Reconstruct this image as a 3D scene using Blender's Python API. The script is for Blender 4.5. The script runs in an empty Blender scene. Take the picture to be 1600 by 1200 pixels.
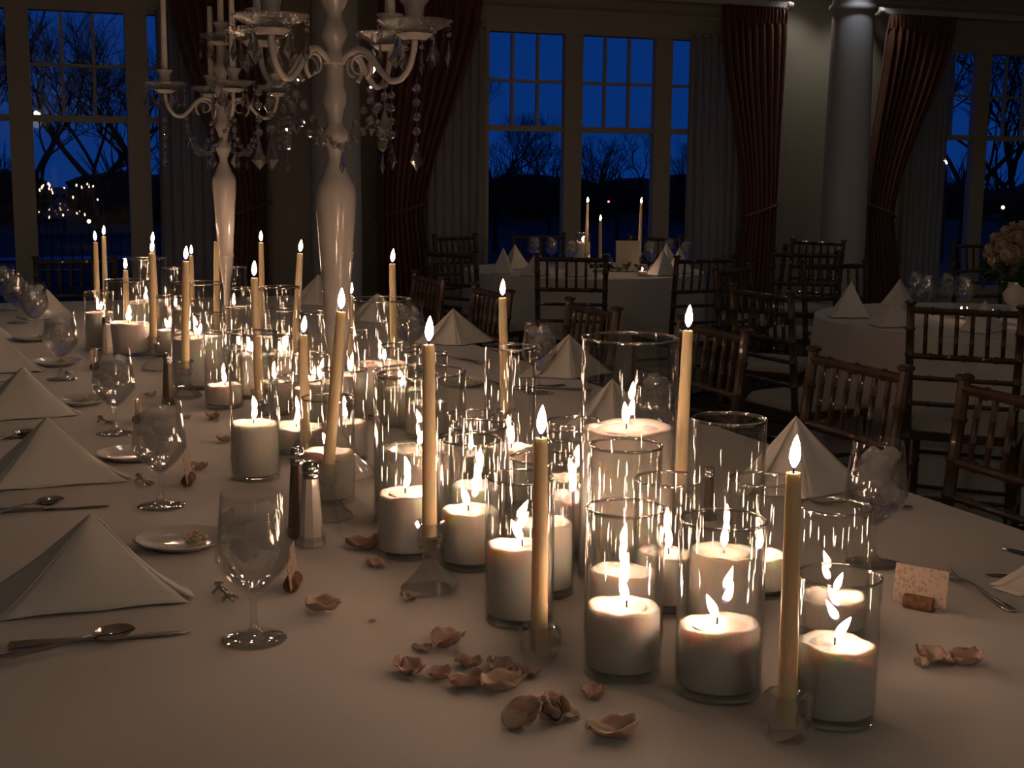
import bpy, math, random
from mathutils import Vector, Matrix, Quaternion
R_ = math.radians
pi = math.pi
random.seed(7)
scn = bpy.context.scene
col = scn.collection

# ------------------------------------------------------------------ camera
FPX, PITCH, ROLL, CAMH = 2130.0, R_(8.94), 0.010, 1.375
_F = Vector((0, math.cos(PITCH), -math.sin(PITCH)))
_r0 = Vector((1, 0, 0)); _u0 = Vector((0, math.sin(PITCH), math.cos(PITCH)))
_r = _r0*math.cos(ROLL) + _u0*math.sin(ROLL)
_u = -_r0*math.sin(ROLL) + _u0*math.cos(ROLL)
_C = Vector((0, 0, CAMH))
cam = bpy.data.cameras.new('camera'); camo = bpy.data.objects.new('camera', cam); col.objects.link(camo)
m = Matrix((_r, _u, -_F)).transposed().to_4x4(); m.translation = _C
camo.matrix_world = m
cam.sensor_width = 36; cam.lens = FPX/1600*36; cam.clip_start = .05; cam.clip_end = 400
scn.camera = camo

# ------------------------------------------------------------------ sky, exposure, sampling
W = bpy.data.worlds.new('dusk_sky'); scn.world = W; W.use_nodes = True
nt = W.node_tree; nt.nodes.clear()
wo = nt.nodes.new('ShaderNodeOutputWorld'); bg = nt.nodes.new('ShaderNodeBackground')
tc = nt.nodes.new('ShaderNodeTexCoord'); sx = nt.nodes.new('ShaderNodeSeparateXYZ'); cr = nt.nodes.new('ShaderNodeValToRGB')
nt.links.new(tc.outputs['Generated'], sx.inputs[0]); nt.links.new(sx.outputs['Z'], cr.inputs[0])
cr.color_ramp.elements[0].position = 0.0; cr.color_ramp.elements[0].color = (.0018, .028, .165, 1)
cr.color_ramp.elements[1].position = 0.6; cr.color_ramp.elements[1].color = (.0010, .018, .13, 1)
nt.links.new(cr.outputs[0], bg.inputs[0]); nt.links.new(bg.outputs[0], wo.inputs[0]); bg.inputs[1].default_value = 1.0
vs = scn.view_settings
vs.view_transform = 'Standard'; vs.look = 'None'; vs.gamma = 1; vs.use_curve_mapping = False; vs.exposure = 0.0
cy = scn.cycles
cy.max_bounces = 8; cy.diffuse_bounces = 2; cy.glossy_bounces = 3; cy.transmission_bounces = 8; cy.light_sampling_threshold = .02
cy.transparent_max_bounces = 80; cy.sample_clamp_indirect = 2.0; cy.caustics_reflective = False; cy.caustics_refractive = False
cy.use_adaptive_sampling = True; cy.adaptive_threshold = .05; cy.use_denoising = True; cy.use_light_tree = True; cy.blur_glossy = 0.3
FLAME_STRENGTH = 165.0

# ------------------------------------------------------------------ geometry of the place
def ray(x, y): return _F + _r*((x-800)/FPX) - _u*((y-600)/FPX)
def P(x, y, z=.75):                    # point of a horizontal plane seen at a pixel
    d = ray(x, y); return _C + d*((z-CAMH)/d.z)
def AT(x, y, depth):                   # point seen at a pixel at a known distance
    d = ray(x, y); return _C + d*(depth/d.y)
def ZAT(p, py):                        # height above p at which the vertical through p meets a pixel row
    k = (600-py)/FPX; d = Vector((p[0], p[1], 0)) - _C
    return -(d.dot(_u)-k*d.dot(_F))/(_u.z-k*_F.z)
TH = R_(22.5); TA = Vector((-math.sin(TH), math.cos(TH), 0)); TB = Vector((math.cos(TH), math.sin(TH), 0))   # long table axes
RH = R_(20.5); RA = Vector((-math.sin(RH), math.cos(RH), 0)); RB = Vector((math.cos(RH), math.sin(RH), 0))   # room axes
TZ = .75
def room(t, s, z=0): return RB*t + RA*s + Vector((0, 0, z))

# ------------------------------------------------------------------ mesh building
class MB:
    def __init__(s): s.v = []; s.f = []
    def add(s, vs_, fs):
        o = len(s.v); s.v += [tuple(q) for q in vs_]; s.f += [tuple(i+o for i in f) for f in fs]; return s
    def box(s, c, d, M=None):
        hx, hy, hz = d[0]/2, d[1]/2, d[2]/2
        q = [Vector((x, y, z)) for x in (-hx, hx) for y in (-hy, hy) for z in (-hz, hz)]
        if M: q = [M @ a for a in q]
        q = [a+Vector(c) for a in q]
        return s.add(q, [(0, 1, 3, 2), (4, 6, 7, 5), (0, 4, 5, 1), (2, 3, 7, 6), (0, 2, 6, 4), (1, 5, 7, 3)])
    def lathe(s, prof, n=24, mod=None, c=(0, 0, 0), rot=0, closed=False):
        o = len(s.v); rings = []
        for r, z in prof:
            if r < 1e-6: s.v.append((c[0], c[1], c[2]+z)); rings.append([len(s.v)-1]*n); continue
            ring = []
            for i in range(n):
                a = 2*pi*i/n+rot; k = mod(a, z) if mod else 1
                s.v.append((c[0]+r*k*math.cos(a), c[1]+r*k*math.sin(a), c[2]+z)); ring.append(len(s.v)-1)
            rings.append(ring)
        pairs = list(zip(rings[:-1], rings[1:]))
        if closed: pairs.append((rings[-1], rings[0]))
        for A, B in pairs:
            for i in range(n):
                j = (i+1) % n; q = []
                for k in (A[i], A[j], B[j], B[i]):
                    if k not in q: q.append(k)
                if len(q) > 2: s.f.append(tuple(q))
        return s
    def tube(s, pts, rad, n=8, cap=True, flat=1.0):
        pts = [Vector(p) for p in pts]; o = len(s.v)
        if not hasattr(rad, '__len__'): rad = [rad]*len(pts)
        up = None
        for i, p in enumerate(pts):
            t = (pts[min(i+1, len(pts)-1)]-pts[max(i-1, 0)]).normalized()
            if up is None:
                up = Vector((0, 0, 1)) if abs(t.z) < .9 else Vector((1, 0, 0))
            up = (up-t*up.dot(t)).normalized(); sd = t.cross(up)
            for k in range(n):
                a = 2*pi*k/n; s.v.append(tuple(p+(sd*math.cos(a)+up*math.sin(a)*flat)*rad[i]))
        for i in range(len(pts)-1):
            for k in range(n):
                j = (k+1) % n; s.f.append((o+i*n+k, o+i*n+j, o+(i+1)*n+j, o+(i+1)*n+k))
        if cap:
            s.f.append(tuple(o+k for k in reversed(range(n)))); e = o+(len(pts)-1)*n; s.f.append(tuple(e+k for k in range(n)))
        return s
    def grid(s, fn, nu, nv, closed=False):
        o = len(s.v)
        for j in range(nv+1):
            for i in range(nu if closed else nu+1): s.v.append(tuple(fn(i/nu, j/nv)))
        w = nu if closed else nu+1
        for j in range(nv):
            for i in range(nu):
                k = (i+1) % w; s.f.append((o+j*w+i, o+j*w+k, o+(j+1)*w+k, o+(j+1)*w+i))
        return s
    def mesh(s, name, mt, smooth=40):
        me = bpy.data.meshes.new(name); me.from_pydata(s.v, [], s.f)
        if smooth:
            me.polygons.foreach_set('use_smooth', [True]*len(me.polygons)); me.set_sharp_from_angle(angle=R_(smooth))
        me.materials.append(mt); me.update(); return me
    def build(s, name, mt, parent=None, smooth=40, loc=None, rot=None):
        return place(name, s.mesh(name, mt, smooth), parent, loc, rot)
def place(name, me, parent=None, loc=None, rot=None):
    o = bpy.data.objects.new(name, me); col.objects.link(o); o.parent = parent
    if loc is not None: o.location = loc
    if rot is not None: o.rotation_euler = rot
    return o
def empty(name, loc, rz=0):
    o = bpy.data.objects.new(name, None); col.objects.link(o); o.location = loc; o.rotation_euler = (0, 0, rz); o.empty_display_size = .05
    return o
def tag(o, label, cat, group=None):
    o['label'] = label; o['category'] = cat
    if group: o['group'] = group
    return o
def struct(o, label=None):
    o['kind'] = 'structure'
    if label: o['label'] = label
    return o
def dup(o, parent=None):
    c = o.copy(); col.objects.link(c); c.parent = parent
    for ch in list(o.children): dup(ch, c)
    return c
def solid(o, t, off=0):
    md = o.modifiers.new('thick', 'SOLIDIFY'); md.thickness = t; md.offset = off; return o
def lerp(a, b, t): return a+(b-a)*t

# ------------------------------------------------------------------ materials
def mat(name, base, rough=.5, metal=0, spec=.5, coat=0, sss=0, sssr=(1, .5, .3), ssss=.01, noise=None, bump=None, sheen=0, trans=0, ior=1.45):
    mt = bpy.data.materials.new(name); mt.use_nodes = True; n = mt.node_tree; b = n.nodes['Principled BSDF']
    b.inputs['Base Color'].default_value = (*base, 1); b.inputs['Roughness'].default_value = rough; b.inputs['Metallic'].default_value = metal
    b.inputs['Specular IOR Level'].default_value = spec; b.inputs['Coat Weight'].default_value = coat; b.inputs['Coat Roughness'].default_value = .08
    b.inputs['IOR'].default_value = ior; b.inputs['Transmission Weight'].default_value = trans
    if sss:
        b.inputs['Subsurface Weight'].default_value = sss; b.inputs['Subsurface Radius'].default_value = sssr; b.inputs['Subsurface Scale'].default_value = ssss
    if sheen: b.inputs['Sheen Weight'].default_value = sheen
    tcn = n.nodes.new('ShaderNodeTexCoord')
    if noise:
        sc, c2, det = noise[:3]
        nz = n.nodes.new('ShaderNodeTexNoise'); nz.inputs['Scale'].default_value = sc; nz.inputs['Detail'].default_value = det
        if len(noise) > 3:
            mp = n.nodes.new('ShaderNodeMapping'); mp.inputs['Scale'].default_value = noise[3]
            n.links.new(tcn.outputs['Object'], mp.inputs[0]); n.links.new(mp.outputs[0], nz.inputs['Vector'])
        else: n.links.new(tcn.outputs['Object'], nz.inputs['Vector'])
        rp = n.nodes.new('ShaderNodeValToRGB'); rp.color_ramp.elements[0].position = .35; rp.color_ramp.elements[1].position = .65
        rp.color_ramp.elements[0].color = (*base, 1); rp.color_ramp.elements[1].color = (*c2, 1)
        n.links.new(nz.outputs['Fac'], rp.inputs[0]); n.links.new(rp.outputs[0], b.inputs['Base Color'])
    if bump:
        sc, st, ds = bump[:3]
        nb = n.nodes.new('ShaderNodeTexNoise'); nb.inputs['Scale'].default_value = sc; nb.inputs['Detail'].default_value = 3
        if len(bump) > 3:
            mp2 = n.nodes.new('ShaderNodeMapping'); mp2.inputs['Scale'].default_value = bump[3]
            n.links.new(tcn.outputs['Object'], mp2.inputs[0]); n.links.new(mp2.outputs[0], nb.inputs['Vector'])
        else: n.links.new(tcn.outputs['Object'], nb.inputs['Vector'])
        bp = n.nodes.new('ShaderNodeBump'); bp.inputs['Strength'].default_value = st; bp.inputs['Distance'].default_value = ds
        n.links.new(nb.outputs['Fac'], bp.inputs['Height']); n.links.new(bp.outputs[0], b.inputs['Normal'])
    return mt
def thin_glass(name, tint=(.975, .98, .972), f0=.045, rough=.015, bump=None, pw=5.0):
    mt = bpy.data.materials.new(name); mt.use_nodes = True; n = mt.node_tree; n.nodes.clear()
    out = n.nodes.new('ShaderNodeOutputMaterial'); mx = n.nodes.new('ShaderNodeMixShader')
    tr = n.nodes.new('ShaderNodeBsdfTransparent'); tr.inputs[0].default_value = (*tint, 1)
    gl = n.nodes.new('ShaderNodeBsdfAnisotropic'); gl.inputs['Roughness'].default_value = rough; gl.inputs['Color'].default_value = (1, 1, 1, 1)
    lw = n.nodes.new('ShaderNodeLayerWeight'); lw.inputs['Blend'].default_value = .5
    pwn = n.nodes.new('ShaderNodeMath'); pwn.operation = 'POWER'; pwn.inputs[1].default_value = pw
    ma = n.nodes.new('ShaderNodeMath'); ma.operation = 'MULTIPLY_ADD'; ma.inputs[1].default_value = 1-f0; ma.inputs[2].default_value = f0
    n.links.new(lw.outputs['Facing'], pwn.inputs[0]); n.links.new(pwn.outputs[0], ma.inputs[0]); n.links.new(ma.outputs[0], mx.inputs[0])
    n.links.new(tr.outputs[0], mx.inputs[1]); n.links.new(gl.outputs[0], mx.inputs[2]); n.links.new(mx.outputs[0], out.inputs[0])
    if bump:
        vo = n.nodes.new('ShaderNodeTexVoronoi'); vo.inputs['Scale'].default_value = bump[0]
        tcn = n.nodes.new('ShaderNodeTexCoord'); n.links.new(tcn.outputs['Object'], vo.inputs['Vector'])
        bp = n.nodes.new('ShaderNodeBump'); bp.inputs['Strength'].default_value = bump[1]; bp.inputs['Distance'].default_value = .004
        n.links.new(vo.outputs['Distance'], bp.inputs['Height']); n.links.new(bp.outputs[0], gl.inputs['Normal']); n.links.new(bp.outputs[0], lw.inputs['Normal'])
    return mt
def glass(name, ior=1.5, color=(1, 1, 1), rough=0):
    mt = bpy.data.materials.new(name); mt.use_nodes = True; n = mt.node_tree; n.nodes.clear()
    out = n.nodes.new('ShaderNodeOutputMaterial'); g = n.nodes.new('ShaderNodeBsdfGlass')
    g.inputs['IOR'].default_value = ior; g.inputs['Color'].default_value = (*color, 1); g.inputs['Roughness'].default_value = rough
    n.links.new(g.outputs[0], out.inputs[0]); return mt
def half_glass(name, ior, k, tint=(.96, .96, .96), gloss=0):
    mt = glass(name, ior); n = mt.node_tree; out = n.nodes['Material Output']; g = n.nodes['Glass BSDF']
    t = n.nodes.new('ShaderNodeBsdfTransparent'); t.inputs[0].default_value = (*tint, 1); mx = n.nodes.new('ShaderNodeMixShader'); mx.inputs[0].default_value = k
    n.links.new(g.outputs[0], mx.inputs[1]); n.links.new(t.outputs[0], mx.inputs[2]); n.links.new(mx.outputs[0], out.inputs[0])
    if gloss:
        gl = n.nodes.new('ShaderNodeBsdfAnisotropic'); gl.inputs['Roughness'].default_value = .05; m2 = n.nodes.new('ShaderNodeMixShader'); m2.inputs[0].default_value = gloss
        n.links.new(mx.outputs[0], m2.inputs[1]); n.links.new(gl.outputs[0], m2.inputs[2]); n.links.new(m2.outputs[0], out.inputs[0])
    return mt
def ice_mat():
    mt = mat('cloudy_ice', (.75, .76, .78), .2, bump=(180, .5, .002)); n = mt.node_tree; out = n.nodes['Material Output']; p = n.nodes['Principled BSDF']
    t = n.nodes.new('ShaderNodeBsdfTransparent'); tl = n.nodes.new('ShaderNodeBsdfTranslucent'); tl.inputs[0].default_value = (.8, .8, .82, 1)
    a = n.nodes.new('ShaderNodeMixShader'); b = n.nodes.new('ShaderNodeMixShader'); a.inputs[0].default_value = .5; b.inputs[0].default_value = .58
    n.links.new(p.outputs[0], a.inputs[1]); n.links.new(tl.outputs[0], a.inputs[2]); n.links.new(a.outputs[0], b.inputs[1]); n.links.new(t.outputs[0], b.inputs[2]); n.links.new(b.outputs[0], out.inputs[0]); return mt
def emit(name, color, strength):
    mt = bpy.data.materials.new(name); mt.use_nodes = True; n = mt.node_tree; n.nodes.clear()
    out = n.nodes.new('ShaderNodeOutputMaterial'); e = n.nodes.new('ShaderNodeEmission')
    e.inputs[0].default_value = (*color, 1); e.inputs[1].default_value = strength; n.links.new(e.outputs[0], out.inputs[0]); return mt
def flame_mat():
    mt = bpy.data.materials.new('candle_flame'); mt.use_nodes = True; n = mt.node_tree; n.nodes.clear()
    out = n.nodes.new('ShaderNodeOutputMaterial'); e = n.nodes.new('ShaderNodeEmission')
    t = n.nodes.new('ShaderNodeTexCoord'); s_ = n.nodes.new('ShaderNodeSeparateXYZ'); mr = n.nodes.new('ShaderNodeMapRange')
    mr.inputs['From Min'].default_value = 0; mr.inputs['From Max'].default_value = .034
    rp = n.nodes.new('ShaderNodeValToRGB'); el = rp.color_ramp.elements
    el[0].position = 0; el[0].color = (.004, .006, .03, 1); el[1].position = 1; el[1].color = (1, .54, .30, 1)
    a = el.new(.12); a.color = (.03, .02, .04, 1); a = el.new(.26); a.color = (1, .585, .365, 1); a = el.new(.8); a.color = (1, .585, .365, 1)
    n.links.new(t.outputs['Object'], s_.inputs[0]); n.links.new(s_.outputs['Z'], mr.inputs['Value']); n.links.new(mr.outputs[0], rp.inputs[0])
    n.links.new(rp.outputs[0], e.inputs[0]); e.inputs[1].default_value = FLAME_STRENGTH; n.links.new(e.outputs[0], out.inputs[0]); return mt
def sheer_mat():
    mt = bpy.data.materials.new('sheer_voile'); mt.use_nodes = True; n = mt.node_tree; n.nodes.clear()
    out = n.nodes.new('ShaderNodeOutputMaterial'); a = n.nodes.new('ShaderNodeMixShader'); b = n.nodes.new('ShaderNodeMixShader')
    d = n.nodes.new('ShaderNodeBsdfDiffuse'); t = n.nodes.new('ShaderNodeBsdfTranslucent'); x = n.nodes.new('ShaderNodeBsdfTransparent')
    d.inputs[0].default_value = (.5, .49, .47, 1); t.inputs[0].default_value = (.5, .5, .5, 1); a.inputs[0].default_value = .22; b.inputs[0].default_value = .12
    n.links.new(d.outputs[0], a.inputs[1]); n.links.new(t.outputs[0], a.inputs[2]); n.links.new(a.outputs[0], b.inputs[1]); n.links.new(x.outputs[0], b.inputs[2]); n.links.new(b.outputs[0], out.inputs[0]); return mt
def card_mat():
    mt = mat('patterned_card', (.62, .5, .42), .7); n = mt.node_tree; b = n.nodes['Principled BSDF']
    t = n.nodes.new('ShaderNodeTexCoord'); v = n.nodes.new('ShaderNodeTexVoronoi'); v.inputs['Scale'].default_value = 160
    nz = n.nodes.new('ShaderNodeTexNoise'); nz.inputs['Scale'].default_value = 320
    rp = n.nodes.new('ShaderNodeValToRGB'); rp.color_ramp.elements[0].position = .25; rp.color_ramp.elements[0].color = (.32, .23, .19, 1)
    rp.color_ramp.elements[1].position = .42; rp.color_ramp.elements[1].color = (.44, .36, .31, 1)
    mu = n.nodes.new('ShaderNodeMath'); mu.operation = 'MULTIPLY'
    n.links.new(t.outputs['Object'], v.inputs['Vector']); n.links.new(t.outputs['Object'], nz.inputs['Vector'])
    n.links.new(v.outputs['Distance'], mu.inputs[0]); n.links.new(nz.outputs['Fac'], mu.inputs[1]); mu2 = n.nodes.new('ShaderNodeMath'); mu2.operation = 'MULTIPLY'; mu2.inputs[1].default_value = 1.9
    n.links.new(mu.outputs[0], mu2.inputs[0]); n.links.new(mu2.outputs[0], rp.inputs[0]); n.links.new(rp.outputs[0], b.inputs['Base Color']); return mt
M = dict(
    cloth=mat('white_table_linen', (.70, .68, .66), .9, spec=.15, sheen=.1, bump=(900, .25, .0006)),
    napkin=mat('white_napkin_linen', (.74, .72, .68), .9, spec=.15, sheen=.1, bump=(1100, .3, .0006)),
    glass=thin_glass('clear_vase_glass', f0=.07, pw=3.6), pane=thin_glass('window_pane_glass', (.97, .98, .98), .028, .01), vrim=thin_glass('fire_polished_rim', (.85, .85, .84), .38, .12, None, 2.0), vbase=thin_glass('thick_vase_base_glass', (.80, .84, .80), .07),
    goblet=thin_glass('goblet_glass', (.97, .975, .975), .05), bob=thin_glass('cut_crystal_dish', (.90, .90, .89), .20, .06, (300, 1.0), 2.0),
    crystal=thin_glass('cut_crystal', (.98, .98, .98), .09, .03, None, 1.9), pendant=half_glass('cut_crystal_pendant', 1.55, .30, (.98, .98, .98), .16), water=half_glass('water', 1.33, .70, (.98, .985, .985), .03), gstem=thin_glass('goblet_stem_glass', (.97, .97, .97), .09, .03, None, 2.2), 
    ice=ice_mat(),
    silver=mat('polished_silver', (.62, .60, .57), .16, 1, bump=(30, .03, .002)), chrome=mat('chrome', (.7, .7, .7), .1, 1),
    wax=mat('white_granulated_wax', (.86, .83, .80), .75, spec=.2, sss=.75, sssr=(1, .62, .42), ssss=.02, bump=(1500, .6, .0014)),
    pool=mat('melted_wax_pool', (.9, .85, .8), .12, spec=.5, sss=.6, sssr=(1, .62, .42), ssss=.014),
    ivory=mat('ivory_taper_wax', (.90, .72, .46), .42, spec=.4, sss=.4, sssr=(1, .5, .22), ssss=.03, bump=(120, .05, .002)),
    whitewax=mat('white_taper_wax', (.78, .74, .68), .45, sss=.2, sssr=(1, .6, .4), ssss=.01),
    wick=mat('burnt_wick', (.015, .012, .01), .9), flame=flame_mat(),
    ceramic=mat('glossy_white_lacquer', (.53, .51, .49), .14, spec=.5, coat=.6),
    porcelain=mat('white_porcelain', (.74, .73, .70), .18, coat=.4), butter=mat('whipped_butter', (.78, .72, .52), .5, sss=.2, ssss=.005),
    wood=mat('dark_mahogany', (.050, .031, .017), .34, coat=.3, noise=(9, (.078, .048, .027), 4, (1, 1, .15))),
    cushion=mat('ivory_seat_pad', (.42, .39, .36), .85, bump=(300, .2, .001)),
    wall=mat('cream_wall_paint', (.50, .47, .38), .8, noise=(2.5, (.47, .44, .36), 2), bump=(140, .06, .002)),
    trim=mat('white_gloss_trim', (.50, .47, .40), .45), column=mat('white_column_paint', (.62, .62, .64), .6),
    ceiling=mat('ceiling_paint', (.6, .58, .52), .9), floor=mat('dark_patterned_carpet', (.045, .028, .02), .95, noise=(14, (.09, .055, .035), 3), bump=(400, .5, .004)),
    drape=mat('rust_satin_drape', (.145, .054, .031), .45, sheen=.3, noise=(30, (.18, .066, .038), 2, (1, 1, .05))), sheer=sheer_mat(),
    cork=mat('cork', (.24, .13, .07), .85, noise=(120, (.13, .065, .035), 4), bump=(200, .5, .002)), card=card_mat(),
    plain_card=mat('cream_card', (.55, .5, .4), .8), pepper=mat('ground_pepper', (.05, .035, .025), .5, noise=(900, (.16, .12, .08), 2), coat=.6),
    salt=mat('table_salt', (.72, .68, .63), .5, coat=.5, bump=(900, .3, .001)),
    petal=mat('pale_pink_petal', (.46, .29, .26), .6, sss=.2, ssss=.004, noise=(45, (.55, .41, .35), 3), bump=(90, .4, .003)),
    petal2=mat('cream_petal', (.52, .44, .34), .6, sss=.2, ssss=.004, noise=(45, (.54, .37, .31), 3), bump=(90, .4, .003)),
    rose=mat('cream_rose', (.50, .42, .34), .65, noise=(20, (.52, .38, .30), 2)), leaf=mat('dark_green_leaf', (.03, .06, .022), .5),
    bark=mat('dark_bark', (.006, .006, .007), .95), ground=mat('night_lawn', (.004, .006, .006), .95, noise=(.6, (.010, .012, .012), 4)),
    path=mat('pale_gravel_path', (.24, .27, .30), .6, noise=(3, (.18, .2, .23), 3)), lamp=emit('street_lamp_glow', (.55, .85, 1), 60), ember=emit('warm_lamp_glow', (1, .55, .25), 30),
    red=emit('red_beacon_glow', (1, .05, .05), 12), sconce=emit('fill_sconce_glow', (1, .88, .72), 2.0), lens=emit('dim_downlight_lens', (1, .82, .62), 1.5), iron=mat('black_iron', (.01, .01, .01), .6),
)

# ------------------------------------------------------------------ flames, shared small meshes
_fl = [(0.0, 0), (.0022, .0012), (.0040, .005), (.0055, .010), (.0058, .014), (.0050, .020), (.0034, .026), (.0016, .031), (0, .034)]
FLAME_ME = MB().lathe(_fl, 10).mesh('flame', M['flame'], 80)
WICK_ME = MB().tube([(0, 0, -.006), (0, 0, .004), (.0006, 0, .008), (.0022, 0, .011)], [.0011, .001, .0009, .0007], 6).mesh('wick', M['wick'])
def flame(parent, z, lean=(0, 0), sc=1.0, off=(0, 0)):
    w = place('wick', WICK_ME, parent, (off[0], off[1], z), (0, 0, random.uniform(0, 6.28)))
    f = place('flame', FLAME_ME, parent, (off[0], off[1], z+.0035), (lean[1], lean[0], 0)); f.scale = (sc, sc, sc)
    return f

# ------------------------------------------------------------------ room shell (built in room axes: x along the window wall, y towards it)
DW = 10.0; CEIL = 2.95; T0, T1, S0 = -4.2, 11.2, -3.2
UNITS = [(-.54, 1.63), (3.52, 5.70), (7.41, 9.57)]
WZ0, WZ1 = .38, 2.41
b = MB().box(((T0+T1)/2, (S0+DW)/2, -.05), (T1-T0+.4, DW-S0+.4, .1)); struct(b.build('floor', M['floor'], rot=(0, 0, RH)))
b = MB().box(((T0+T1)/2, (S0+DW)/2, CEIL+.05), (T1-T0+.4, DW-S0+.4, .1)); struct(b.build('ceiling', M['ceiling'], rot=(0, 0, RH)))
b = MB(); ym = DW+.1
def wseg(t0, t1, z0, z1): b.box(((t0+t1)/2, ym, (z0+z1)/2), (t1-t0, .2, z1-z0))
edges = [T0] + [e for u_ in UNITS for e in (u_[0]-.07, u_[1]+.07)] + [T1]
for i in range(0, len(edges), 2): wseg(edges[i], edges[i+1], 0, CEIL)
for u_ in UNITS: wseg(u_[0]-.07, u_[1]+.07, 0, WZ0-.07); wseg(u_[0]-.07, u_[1]+.07, WZ1+.07, CEIL)
struct(b.build('wall_back', M['wall'], rot=(0, 0, RH), smooth=0))
struct(MB().box((T0-.1, (S0+DW)/2, CEIL/2), (.2, DW-S0+.4, CEIL)).build('wall_left', M['wall'], rot=(0, 0, RH), smooth=0))
struct(MB().box((T1+.1, (S0+DW)/2, CEIL/2), (.2, DW-S0+.4, CEIL)).build('wall_right', M['wall'], rot=(0, 0, RH), smooth=0))
struct(MB().box(((T0+T1)/2, S0-.1, CEIL/2), (T1-T0, .2, CEIL)).build('wall_front', M['wall'], rot=(0, 0, RH), smooth=0))
b = MB(); 
b.grid(lambda u_, v_: (lerp(T0, T1, u_), DW-[0, .02, .02, .05, .09, .10][round(v_*5)], CEIL-[.17, .17, .14, .11, .03, 0][round(v_*5)]), 1, 5)
struct(b.build('trim_1', M['trim'], rot=(0, 0, RH), smooth=30), 'cream crown moulding along the window wall')
b = MB()
for i in range(0, len(edges), 2): b.box(((edges[i]+edges[i+1])/2, DW-.01, .07), (edges[i+1]-edges[i], .02, .14))
struct(b.build('baseboard_back', M['trim'], rot=(0, 0, RH), smooth=0))
# windows: three double-hung sashes to a unit
pane_cache = {}
for wi, (t0, t1) in enumerate(UNITS):
    w = empty('window_%d' % (wi+1), (0, 0, 0), RH); struct(w, 'tall triple sash window with gridded upper panes')
    yw = DW+.03
    b = MB()
    b.box(((t0+t1)/2, yw, WZ1+.035), (t1-t0+.14, .12, .07)); b.box(((t0+t1)/2, yw-.01, WZ0-.035), (t1-t0+.14, .10, .07))
    b.box((t0-.035, yw, (WZ0+WZ1)/2), (.07, .12, WZ1-WZ0)); b.box((t1+.035, yw, (WZ0+WZ1)/2), (.07, .12, WZ1-WZ0))
    b.box(((t0+t1)/2, DW-.012, WZ1+.11), (t1-t0+.34, .03, .10)); b.box(((t0+t1)/2, DW-.02, WZ1+.17), (t1-t0+.40, .05, .03))
    b.build('window_frame', M['trim'], w, 0)
    sw = (t1-t0-.30)/3
    for k in range(3):
        a0 = t0+k*(sw+.15); a1 = a0+sw
        if k: MB().box((a0-.075, yw-.015, (WZ0+WZ1)/2), (.15, .07, WZ1-WZ0)).build('mullion', M['trim'], w, 0)
        zm = 1.69
        MB().box(((a0+a1)/2, yw+.0, zm), (sw, .05, .045)).build('meeting_rail', M['trim'], w, 0)
        for q in (1, 2): MB().box((a0+sw*q/3, yw+.01, (zm+WZ1)/2), (.022, .03, WZ1-zm-.02)).build('muntin', M['trim'], w, 0)
        MB().box(((a0+a1)/2, yw+.011, 2.05), (sw, .03, .022)).build('muntin', M['trim'], w, 0)
        for q in range(3):
            for (z0, z1) in ((zm+.02, 2.04), (2.06, WZ1)):
                key = ('u', round(z1-z0, 3), round(sw, 3))
                if key not in pane_cache: pane_cache[key] = MB().box((0, 0, 0), (sw/3-.02, .004, z1-z0)).mesh('pane', M['pane'], 0)
                place('pane', pane_cache[key], w, (a0+sw*(q+.5)/3, yw+.01, (z0+z1)/2))
        key = ('l', round(sw, 3))
        if key not in pane_cache: pane_cache[key] = MB().box((0, 0, 0), (sw, .004, zm-.02-WZ0)).mesh('pane', M['pane'], 0)
        place('pane', pane_cache[key], w, ((a0+a1)/2, yw-.005, (zm-.02+WZ0)/2))
# columns
def column(t, s, label):
    c = empty('round_column', room(t, s)); tag(c, label, 'column', None)
    MB().lathe([(.175, .16), (.178, .9), (.172, 1.8), (.160, 2.62)], 40).build('shaft', M['column'], c)
    MB().lathe([(.160, 2.60), (.185, 2.62), (.19, 2.64), (.185, 2.66), (.165, 2.68), (.165, 2.78), (.20, 2.83), (.215, 2.87)], 40).build('capital', M['column'], c, 60)
    MB().box((0, 0, 2.905), (.46, .46, .08)).build('abacus', M['column'], c, 0, rot=(0, 0, RH))
    MB().lathe([(.24, .0), (.24, .06), (.225, .09), (.20, .10), (.215, .13), (.20, .16), (.175, .17)], 40).build('base', M['column'], c, 60)
column(6.31, 9.35, 'round white column between the red drapes with a downlight above it')
column(2.18, 9.35, 'round white column in shade behind the tall white candelabra')
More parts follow.
